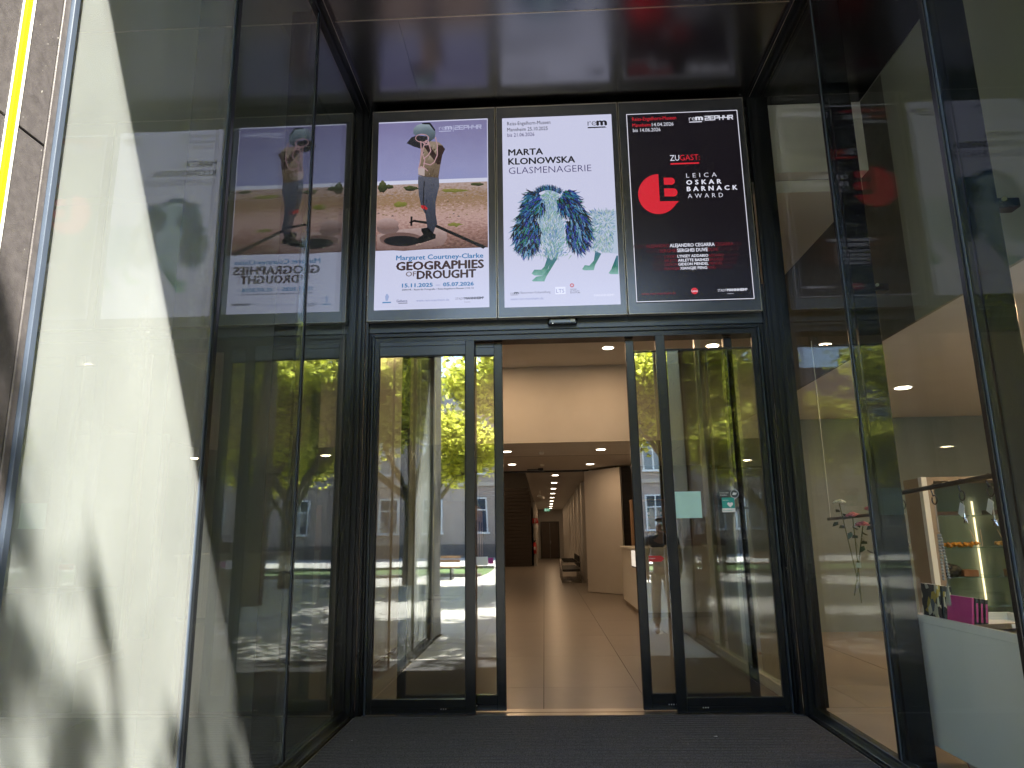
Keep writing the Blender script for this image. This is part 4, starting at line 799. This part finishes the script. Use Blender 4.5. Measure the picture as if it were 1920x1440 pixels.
# reception desk and things on it
dk = thing('reception_desk', 'white reception desk at the right behind the doors', 'reception desk', (2.4, 15, 0))
Bx('body', M['whitelac'], dk, (1.75, 3.6, 13.68, 16.6, .10, 1.22), bev=.006); Bx('counter_top', M['whitelac'], dk, (1.72, 3.63, 13.65, 16.63, 1.221, 1.262), bev=.004); Bx('plinth', M['tan'], dk, (1.80, 3.55, 13.74, 16.55, .002, .099))
Bx('light_panel', M['lightbox'], dk, (1.742, 1.749, 13.86, 14.72, .90, 1.20)); Bx('panel_edge', M['frame'], dk, (1.738, 1.749, 13.84, 14.74, .885, .899))
o = Bx('backpack', M['leather'], None, (1.98, 2.30, 13.75, 14.0, 1.263, 1.56), bev=.06); o['label'] = 'dark backpack lying on the front corner of the desk'; o['category'] = 'backpack'
cr = thing('cash_display', 'dark red poster stand on the reception desk', 'poster stand', (2.9, 13.9, 1.263)); Bx('plate', pm('dark_red_print', (.12, .03, .025), .4), cr, (2.66, 2.98, 13.9, 13.93, 1.285, 1.62)); Bx('foot', M['steel'], cr, (2.66, 2.98, 13.84, 13.99, 1.263, 1.284))
for k, (x, lab) in enumerate(((2.45, 'small dark stand on desk beside the backpack'), )):
    Bxo = thing('card_stand', lab, 'stand', (x, 13.85, 1.263)); Bx('foot', M['frame'], Bxo, (x-.05, x+.05, 13.8, 13.9, 1.263, 1.275)); Bx('card', M['paperwhite'], Bxo, (x-.045, x+.045, 13.85, 13.856, 1.276, 1.42))
sh = thing('bottle_shelf', 'pale shelf unit with green bottles behind the desk', 'shelf', (2.5, 17.6, 0))
Bx('back', M['tan'], sh, (2.18, 3.3, 17.9, 17.93, 0, 2.35)); Bx('side', M['wood'], sh, (2.14, 2.179, 17.5, 17.93, 0, 2.35)); Bx('side', M['wood'], sh, (3.301, 3.34, 17.5, 17.93, 0, 2.35))
for z in (1.2, 1.55, 1.9, 2.31): Bx('shelf_board', M['wood'], sh, (2.18, 3.3, 17.5, 17.899, z, z+.03))
GB = pm('green_bottle_glass', (.01, .12, .04), .1, spec=.8)
for k in range(9):
    x = 2.26+(k % 3)*.30; z = (1.231, 1.581, 1.931)[k//3]; t = thing('bottle', ('left', 'middle', 'right')[k % 3]+' green bottle on the '+('lower', 'middle', 'upper')[k//3]+' shelf behind the desk', 'bottle', (x, 17.7, z), 'green bottles on the shelf')
    bm = bmesh.new(); cyl(bm, (x, 17.7, z), (x, 17.7, z+.16), .035, .035, 12); cyl(bm, (x, 17.7, z+.16), (x, 17.7, z+.21), .035, .013, 12); cyl(bm, (x, 17.7, z+.21), (x, 17.7, z+.26), .013, .013, 10); obj('body', bm, GB, t); Bx('label', M['paperwhite'], t, (x-.02, x+.02, 17.662, 17.667, z+.05, z+.11))
# dark recess behind the shelf, warm wood cabinets at the left of the foyer
dr = Bx('dark_partition', M['darkwood'], None, (1.95, 4.8, 19.2, 19.3, 0, 3.31)); dr['label'] = 'dark partition behind the bottle shelf'; dr['category'] = 'partition'
wd = thing('locker_wall', 'warm oak locker wall with dark slots seen through left leaf', 'lockers', (-1.7, 17, 0))
for k in range(4): Bx('locker_door', M['wood'], wd, (-1.62-k*.02, -1.60-k*.02, 16.0+k*.9, 16.86+k*.9, .05, 2.25), bev=.003); Bx('slot', M['frame'], wd, (-1.598-k*.02, -1.594-k*.02, 16.3+k*.9, 16.5+k*.9, .9, 1.9))
Bx('carcass', M['darkwood'], wd, (-2.3, -1.69, 16.0, 19.8, 0, 2.3))

# ------------------------------------------------------------------ shop on the right
shp = thing('shop_interior', 'shop room walls and lowered ceiling behind the right glass', 'wall', (5, 6, 0))
Bx('soffit', W, shp, (3.33, 8.9, 2.3, 13.9, 3.30, 3.36)); Bx('fascia', M['fascia'], shp, (3.30, 3.33, 2.3, 6.1, 3.30, 5.75)); Bx('fascia', pm('dark_upper_fascia', (.07, .07, .06), .8), shp, (3.301, 3.33, 6.101, 13.99, 3.301, 5.75)); Bx('back_wall', M['greyblue'], shp, (2.9, 8.9, 11.6, 11.75, 0, 3.2995)); Bx('ceiling', M['frame'], shp, (XR+.3, 3.30, 2.3, 6.7, 5.76, 5.8))  # far stretch of the fascia is darker than the near one
for x, y, lab in ((4.65, 9.1, 'shop downlight seen through the right glass'), (4.6, 5.2, 'shop downlight above the white counter'), (7.0, 6.5, 'shop downlight deep in the shop')): downlight(x, y, 3.30, lab, KP*6, 'shop ceiling downlights')
# display cabinet
ca = thing('display_cabinet', 'tall grey green cabinet with glass shelves and LED strip', 'display cabinet', (4.05, 7.1, 0))
Bx('back_panel', M['cabback'], ca, (3.74, 5.0, 7.42, 7.45, 0, 1.96)); Bx('frame', M['tan'], ca, (3.68, 3.739, 7.0, 7.45, 0, 2.0), (4.56, 4.60, 7.0, 7.41, 0, 2.0), (3.74, 4.559, 7.0, 7.449, 1.961, 2.0)); Bx('frame_edge', M['whitelac'], ca, (3.625, 3.675, 6.99, 7.05, 0, 2.0))
for z in (.80, 1.06, 1.33, 1.63): Bx('glass_shelf', M['shelfglass'], ca, (3.74, 4.558, 7.03, 7.41, z, z+.008))
for z0, z1 in ((.82, 1.05), (1.07, 1.32), (1.34, 1.62), (1.645, 1.78)): Bx('led_strip', M['led'], ca, (4.30, 4.316, 7.405, 7.418, z0, z1))
L = bpy.data.lights.new('led_lamp', 'AREA'); L.shape = 'RECTANGLE'; L.size = .03; L.size_y = 1.0; L.energy = .03; L.color = (1, .8, .5); lo = bpy.data.objects.new('led_lamp', L); C.objects.link(lo); lo.parent = ca; lo.location = (.26, .28, 1.3); lo.rotation_euler = (R(90), 0, 0); lo.rotation_euler = (R(-90), 0, 0); lo.rotation_euler = (R(90), 0, 0)
AM = pm('amber_stones', (.55, .25, .04), .25, var=.4, nscale=30)
bm = bmesh.new()
for k in range(60): sph(bm, (U(3.80, 4.12), U(7.06, 7.2), 1.338+U(.012, .04)), U(.012, .022), 1)
o = obj('amber_necklaces', bm, AM); o['label'] = 'heap of amber beads on the middle glass shelf at left'; o['category'] = 'jewellery'; o['kind'] = 'stuff'
bm = bmesh.new()
for k in range(32): sph(bm, (U(4.33, 4.52), U(7.06, 7.2), 1.338+U(.012, .04)), U(.010, .018), 1)
o = obj('golden_beads', bm, pm('golden_beads', (.45, .30, .10), .3)); o['label'] = 'heap of golden beads right of the LED strip'; o['category'] = 'jewellery'; o['kind'] = 'stuff'
for x, z, sx, szz, lab in ((3.90, 1.638, .30, .035, 'flat dark jewellery tray on top shelf at left'), (4.42, 1.638, .26, .045, 'flat brown jewellery tray on top shelf at right'), (4.46, 1.068, .10, .06, 'small orange box on the lower shelf'), (4.02, 1.068, .14, .06, 'small tan box on the lower shelf at left')):
    t = Bx('jewellery_box', pm('box_'+str(int(x*100)), (.20, .09, .04) if 'orange' in lab or 'tan' in lab else (.05, .03, .025), .5), None, (x-sx/2, x+sx/2, 7.08, 7.24, z, z+szz), bev=.004); t['label'] = lab; t['category'] = 'box'
bm = bmesh.new(); sph(bm, (3.88, 7.15, 1.12), .10, 2, (1, .5, .62)); sph(bm, (3.84, 7.15, 1.15), .05, 2); o = obj('black_figurine', bm, M['leather']); o['label'] = 'black rounded figurine on the lower shelf'; o['category'] = 'figurine'
for s, x in ((1, 4.18), (2, 4.44)):
    bm = bmesh.new(); tube(bm, [(x-.05, 7.2, 1.5), (x-.02, 7.15, 1.345), (x+.02, 7.15, 1.345), (x+.05, 7.2, 1.5)], .004, 6); o = obj('gold_collar', bm, M['brass']); o['label'] = 'thin gold collar necklace standing '+('left of' if s == 1 else 'right of')+' the LED strip'; o['category'] = 'necklace'

# rolling counter
co = thing('rolling_counter', 'white rolling counter close to the right glass', 'counter', (2.85, 4.4, 0))
Bx('body', M['whitelac'], co, (2.515, 3.15, 3.2, 5.19, .125, .90), bev=.004); Bx('rim', M['whitelac'], co, (2.515, 2.535, 3.2, 5.19, .9005, .948), (2.5355, 3.13, 5.17, 5.19, .9005, .948), (3.131, 3.15, 3.2, 5.19, .9005, .948))
for y in (3.5, 4.98):
    for x in (2.68, 3.0):
        bm = bmesh.new(); cyl(bm, (x-.022, y, .062), (x+.022, y, .062), .06, .06, 20); wh = obj('castor', bm, pm('castor_tyre', (.45, .06, .03), .5), co); bm = bmesh.new(); cyl(bm, (x-.026, y, .062), (x+.026, y, .062), .042, .042, 16); obj('hub', bm, M['steel'], wh); Bx('fork', M['steel'], wh, (x-.035, x-.028, y-.025, y+.025, .05, .124), (x+.028, x+.035, y-.025, y+.025, .05, .124))
def floral():
    m, t, b = newm('patterned_cover'); v = N(t, 'ShaderNodeTexVoronoi', Scale=26.0); t.links.new(coords(t, (1, 1, .6)), v.inputs['Vector']); r = t.nodes.new('ShaderNodeValToRGB'); r.color_ramp.interpolation = 'CONSTANT'
    e = r.color_ramp.elements; e[0].color = (.02, .02, .022, 1); e[1].position = .45; e[1].color = (.50, .48, .36, 1); n = e.new(.7); n.color = (.05, .07, .10, 1); n = e.new(.8); n.color = (.40, .30, .05, 1)
    sp = t.nodes.new('ShaderNodeSeparateColor'); t.links.new(v.outputs['Color'], sp.inputs[0]); t.links.new(sp.outputs[0], r.inputs[0]); t.links.new(r.outputs[0], b.inputs['Base Color']); return m
FLM = floral()
def book(label, x, y, w, h, th, mat, tilt, rz=0, spine=None, grp='books on the rolling counter'):
    t = thing('book', label, 'book', (x, y, .902), grp)
    bm = bmesh.new(); bx(bm, 0, w, -th/2, th/2, 0, h, bev=.0015); o = obj('cover', bm, mat, None); o.parent = t
    bm = bmesh.new(); bx(bm, .003, w+.0005, -th/2+.003, th/2-.003, .003, h+.0006); o = obj('pages', bm, M['paperwhite'], None); o.parent = t
    if spine: bm = bmesh.new(); bx(bm, -.0012, -.0005, -th*.3, th*.3, h*.25, h*.85); o = obj('spine_title', bm, spine, None); o.parent = t
    t.rotation_euler = (tilt, 0, rz); return t
Q = R(90)
book('floral patterned album facing the glass at the far counter end', 2.578, 4.965, .20, .245, .022, FLM, R(3), Q)
for k in range(2): book(('first', 'second')[k]+' dark album with patterned spine right of the floral one', 2.612+.034*k, 4.96, .20, .238-.006*k, .028, M['charcoal'], R(3), Q, FLM)
book('pink book facing the glass in the middle of the counter', 2.590, 4.63, .27, .19, .014, M['pink'], R(7), Q)
for k in range(3): book(('first', 'second', 'third')[k]+' slim black book with pink spine title beside the pink book', 2.612+.026*k, 4.625-.004*k, .26, .188-.004*k, .019, M['charcoal'], R(7), Q, M['pink'])
def flat_book(label, x, y, z, w, d, th, mat, rz, rx): 
    t = thing('book', label, 'book', (x, y, z), 'books on the rolling counter'); bm = bmesh.new(); bx(bm, -w/2, w/2, -d/2, d/2, 0, th, bev=.002); o = obj('cover', bm, mat, None); o.parent = t; bm = bmesh.new(); bx(bm, -w/2+.004, w/2+.0008, -d/2-.0008, d/2-.004, .004, th-.004); o = obj('pages', bm, M['paperwhite'], None); o.parent = t; t.rotation_euler = (rx, 0, rz); return t
flat_book('grey brown picture book lying tilted near the right end', 2.72, 4.42, .935, .30, .34, .03, M['tan'], R(4), R(-8)); flat_book('flat magenta booklet at the near end of the counter', 2.70, 4.10, .905, .26, .24, .02, M['pink'], R(-6), 0)
flat_book('flat white brochure on the counter', 2.70, 4.66, .903, .24, .22, .01, M['paperwhite'], R(3), 0)

# hanging rod with hooks and jewellery
rd = thing('hanging_rod', 'dark horizontal rod carrying hooks above the counter', 'rod', (2.62, 4.7, 1.8)); bm = bmesh.new(); cyl(bm, (2.60, 5.45, 1.765), (2.60, 2.9, 1.845), .016, .016, 10); obj('bar', bm, M['darkwood'], rd)
for y in (5.4, 3.0):
    bm = bmesh.new(); zz = 1.765+(5.45-y)*.0314; cyl(bm, (2.60, y, zz), (2.60, y, 3.8), .0025, .0025, 6); obj('wire', bm, M['steel'], rd)
rd2 = thing('flower_rod', 'lower dark rod behind the hanging artificial roses', 'rod', (2.62, 6.2, 1.63)); bm = bmesh.new(); cyl(bm, (2.62, 5.5, 1.635), (2.62, 6.75, 1.615), .014, .014, 10); obj('bar', bm, M['darkwood'], rd2); bm = bmesh.new(); cyl(bm, (2.62, 6.7, 1.62), (2.62, 6.7, 3.3), .0025, .0025, 6); obj('wire', bm, M['steel'], rd2)
def hook_pts(y, z): return [(2.60, y+.028*math.cos(a), z-.012+.0*a+.028*math.sin(a)) for a in [math.radians(q) for q in range(160, -20, -20)]] + [(2.60, y+.01, z-.06)] + [(2.60, y+.03*math.cos(a)-.0, z-.085+.03*math.sin(a)) for a in [math.radians(q) for q in range(90, 400, 30)]]
def pendant(label, y, drop, kind):
    z = 1.765+(5.45-y)*.0314+.0; t = thing('pendant_necklace', label, 'necklace', (2.60, y, z), 'necklaces hanging on hooks')
    bm = bmesh.new(); tube(bm, hook_pts(y, z), .004, 6); obj('hook', bm, M['frame'], t); zb = z-.115
    bm = bmesh.new(); tube(bm, [(2.60, y, zb), (2.598, y-.008, zb-drop)], .0018, 5); tube(bm, [(2.60, y, zb), (2.602, y+.010, zb-drop)], .0018, 5); obj('cord', bm, M['steel'], t)
    if kind == 'star':
        bm = bmesh.new(); sph(bm, (2.6, y, zb-drop-.01), .012, 2)
        for q in range(5): a = q*1.2566+.3; cyl(bm, (2.6, y, zb-drop-.01), (2.6, y+.035*math.cos(a), zb-drop-.01+.035*math.sin(a)), .008, .002, 6)
        obj('silver_star', bm, M['chrome'], t)
        bm = bmesh.new(); bx(bm, 2.588, 2.59, y-.02, y+.03, zb-.10, zb-.02); bmesh.ops.rotate(bm, cent=(2.589, y, zb-.05), matrix=Matrix.Rotation(.5, 3, 'X'), verts=bm.verts); obj('price_tag', bm, M['paperwhite'], t)
    else:
        bm = bmesh.new(); zt = zb-drop
        for q in range(15): u = q/14; sph(bm, (2.6, y-.014-.030*u, zt-.02-u*.27), .011, 1); sph(bm, (2.6, y+.008+.014*u, zt-.02-u*.28), .011, 1)
        smooth(obj('bead_string', bm, pm('grey_pearls', (.35, .36, .36), .2), t)); bm = bmesh.new()
        for q in range(16): cyl(bm, (2.6, y-.015, zt-.31), (2.597+U(-.006, .006), y+U(-.03, .03), zt-.46+U(-.01, .01)), .0022, .002, 5)
        obj('tassel', bm, pm('grey_silk', (.35, .34, .31), .6), t)
pendant('long grey bead necklace with tassel hanging over the books', 4.88, .18, 'bead'); pendant('left small silver star pendant with white tag', 4.56, .10, 'star'); pendant('right small silver star pendant with turned tag', 4.27, .13, 'star'); pendant('silver star pendant hanging left of the cabinet post', 5.3, .24, 'star')
RM = pm('artificial_rose_pink', (.55, .16, .20), .6, var=.2, nscale=20); SM = pm('artificial_stem', (.05, .07, .02), .6); LM = pm('artificial_leaf', (.018, .045, .022), .5, var=.3)
for k, (y, z, ybot, zbot, mt_, lab) in enumerate(((6.42, 1.74, 6.20, 1.00, pm('artificial_rose_white', (.6, .62, .5), .6), 'artificial white rose hanging leftmost from the lower rod'), (6.15, 1.62, 6.17, .93, RM, 'artificial rose with green leaves second from left'), (5.95, 1.54, 6.26, .98, RM, 'artificial pink rose crossing the second stem'), (5.72, 1.66, 5.62, .90, RM, 'artificial pink rose third from left with white tag'), (5.55, 1.70, 5.60, .95, RM, 'artificial rose rightmost on the lower rod'))):
    t = thing('artificial_rose', lab, 'artificial flower', (2.62, y, z), 'artificial roses on the rod'); xx = 2.60-.012*k
    bm = bmesh.new(); tube(bm, [(xx, y, z), (xx+.008, (y*2+ybot)/3+.015, (z*2+zbot)/3), (xx, (y+ybot*2)/3-.01, (z+zbot*2)/3), (xx, ybot, zbot)], .0045, 6); obj('stem', bm, SM, t)
    bm = bmesh.new()
    for q in range(16):
        a = q*2.4; rr = .008+.0026*q; vs = sph(bm, (xx+rr*math.cos(a), y+rr*math.sin(a), z+.03-.0012*q), .022, 1, (.9, .9, .5)); 
    for v in bm.verts: v.co += Vector((U(-1, 1), U(-1, 1), U(-1, 1)))*.003
    obj('blossom', bm, mt_, t)
    for q in range(5):
        a = q*1.3+k; c = Vector((xx+.012*math.cos(a), y+.05*math.cos(a*1.7+k), z-.05-.035*q)); u = Vector((.3*math.sin(a), math.cos(a*1.3), -.25)).normalized()*.05; n = Vector((.4, .2, .6)).cross(u).normalized()*.022
        bm = bmesh.new(); poly(bm, [c, c+u*.5+n, c+u+n*.6, c+u*1.5, c+u-n*.6, c+u*.5-n]); bm.normal_update(); bmesh.ops.solidify(bm, geom=bm.faces, thickness=.001); obj('leaf', bm, LM, t)
    if k in (2, 3, 4): Bx('price_tag', M['paperwhite'], t, (xx-.008, xx-.006, (y+ybot)/2-.05, (y+ybot)/2+.04, (z+zbot)/2-.05, (z+zbot)/2-.01))

# room behind the left glass
rl = thing('left_room', 'dim room behind the left glass wall', 'wall', (-5, 5, 0))
Bx('back_wall', W, rl, (-8.9, -1.97, 6.72, 6.9, 0, 5.75)); Bx('ceiling', W, rl, (-8.9, -2.1, 2.3, 6.71, 5.70, 5.755)); Bx('cabinet', M['darkwood'], rl, (-5.2, -4.0, 5.9, 6.7, 0, 1.1))

# ------------------------------------------------------------------ two people in front of the entrance (seen only as reflections)
def person(label, loc, rz, shirt, trouser, hair, shoe, arms_up):
    t = thing('person', label, 'person', loc)
    def skin(name, verts, edges, radii, mat, root=0, sub=2):
        me = bpy.data.meshes.new(name); me.from_pydata(verts, edges, []); o = bpy.data.objects.new(name, me); C.objects.link(o); o.parent = t
        bm = bmesh.new(); bm.from_mesh(me); bm.free()
        md = o.modifiers.new('skin', 'SKIN'); md.use_smooth_shade = True; sv = me.skin_vertices[0].data if me.skin_vertices else None
        if sv is None:
            bpy.context.view_layer.objects.active = o; sv = me.skin_vertices[0].data
        for i, r_ in enumerate(radii): sv[i].radius = (r_, r_) if not isinstance(r_, tuple) else r_; sv[i].use_root = i == root
        ms = o.modifiers.new('sub', 'SUBSURF'); ms.levels = sub; ms.render_levels = sub; me.materials.append(mat); return o
    sk = pm('skin', (.42, .26, .19), .5)
    if arms_up: AR = [(-.2, 0, 1.42), (-.27, .08, 1.18), (-.10, .30, 1.36), (-.05, .36, 1.42)]; AL = [(.2, 0, 1.42), (.27, .08, 1.18), (.12, .30, 1.36), (.06, .36, 1.42)]
    else: AR = [(-.2, 0, 1.42), (-.25, -.02, 1.14), (-.23, .06, .90), (-.22, .09, .82)]; AL = [(.2, 0, 1.42), (.25, -.02, 1.14), (.23, .06, .90), (.22, .09, .82)]
    V_ = [(0, 0, .95), (0, 0, 1.15), (0, 0, 1.38), (0, 0, 1.50), (0, .015, 1.56), (0, .02, 1.68)] + AR + AL + [(-.09, 0, .90), (-.11, .02, .50), (-.12, 0, .09), (-.13, .14, .04), (.09, 0, .90), (.11, .02, .50), (.12, 0, .09), (.13, .14, .04)]
    E_ = [(0, 1), (1, 2), (2, 3), (3, 4), (4, 5), (2, 6), (6, 7), (7, 8), (8, 9), (2, 10), (10, 11), (11, 12), (12, 13), (0, 14), (14, 15), (15, 16), (16, 17), (0, 18), (18, 19), (19, 20), (20, 21)]
    rad = [(.14, .10), (.125, .09), (.14, .10), (.055, .055), (.07, .08), (.085, .10)] + [.055, .042, .03, .035]*2 + [.075, .052, .036, .035]*2
    skin('body', V_, E_, rad, sk)
    skin('jacket', V_[0:4]+V_[6:9]+V_[10:13], [(0, 1), (1, 2), (2, 3), (2, 4), (4, 5), (5, 6), (2, 7), (7, 8), (8, 9)], [(.165, .125), (.15, .115), (.165, .125), (.075, .07), .075, .058, .045, .075, .058, .045], shirt)
    skin('trousers', [(0, 0, .98), (-.09, 0, .88), (-.11, .02, .50), (-.12, 0, .12), (.09, 0, .88), (.11, .02, .50), (.12, 0, .12)], [(0, 1), (1, 2), (2, 3), (0, 4), (4, 5), (5, 6)], [(.15, .12), .10, .078, .065, .10, .078, .065], trouser)
    for s in (-1, 1): skin('shoe', [(s*.12, -.05, .05), (s*.125, .06, .05), (s*.13, .17, .04)], [(0, 1), (1, 2)], [.048, .05, .038], shoe)
    skin('hair', [(0, -.01, 1.70), (0, -.03, 1.76)], [(0, 1)], [(.10, .105), (.07, .07)], hair)
    bm = bmesh.new(); sph(bm, (0, .12, 1.655), .016, 1, (.8, 1.4, 1.3)); o = obj('nose', bm, sk, None); o.parent = t
    for s in (-1, 1): bm = bmesh.new(); sph(bm, (s*.033, .108, 1.68), .011, 1); o = obj('eye', bm, M['charcoal'], None); o.parent = t
    for s, wr in ((-1, AR[3]), (1, AL[3])):
        for q in range(5):
            bm = bmesh.new(); w0 = Vector(wr); dv = Vector((0, .02, .03)) if arms_up else Vector((0, .01, -.04)); off = Vector((0, (q-2)*.018, 0)) if not arms_up else Vector(((q-2)*.016, 0, .01))
            p0 = w0+off; p1 = p0+dv*(1.0 if q in (1, 2, 3) else .8); p2 = p1+dv*.6+Vector((-s*.012, 0, 0)); cyl(bm, p0, p1, .009, .008, 8); cyl(bm, p1, p2, .008, .006, 8); o = obj('finger', bm, sk, None); o.parent = t
    t.rotation_euler = (0, 0, rz); return t
person('person in dark jacket with both hands raised, mirrored in the doors', (.02, -.62, 0), 0, pm('dark_jacket', (.03, .035, .05), .8), pm('beige_trousers', (.30, .25, .19), .85), pm('brown_hair', (.04, .025, .015), .6), M['paperwhite'], True)
person('person in grey jacket and light trousers beside the right glass', (1.86, 1.55, 0), R(8), pm('grey_jacket', (.12, .13, .14), .8), pm('pale_trousers', (.42, .38, .32), .85), pm('dark_hair', (.02, .015, .012), .6), M['paperwhite'], False)
ph_ = thing('phone', 'dark phone held up in both hands in front of the entrance', 'phone', (.02, -.22, 1.45))
Bx('body', M['frame'], ph_, (-.055, .095, -.228, -.220, 1.42, 1.492), bev=.003); Bx('display', M['bezel'], ph_, (-.05, .09, -.2295, -.2282, 1.424, 1.488))
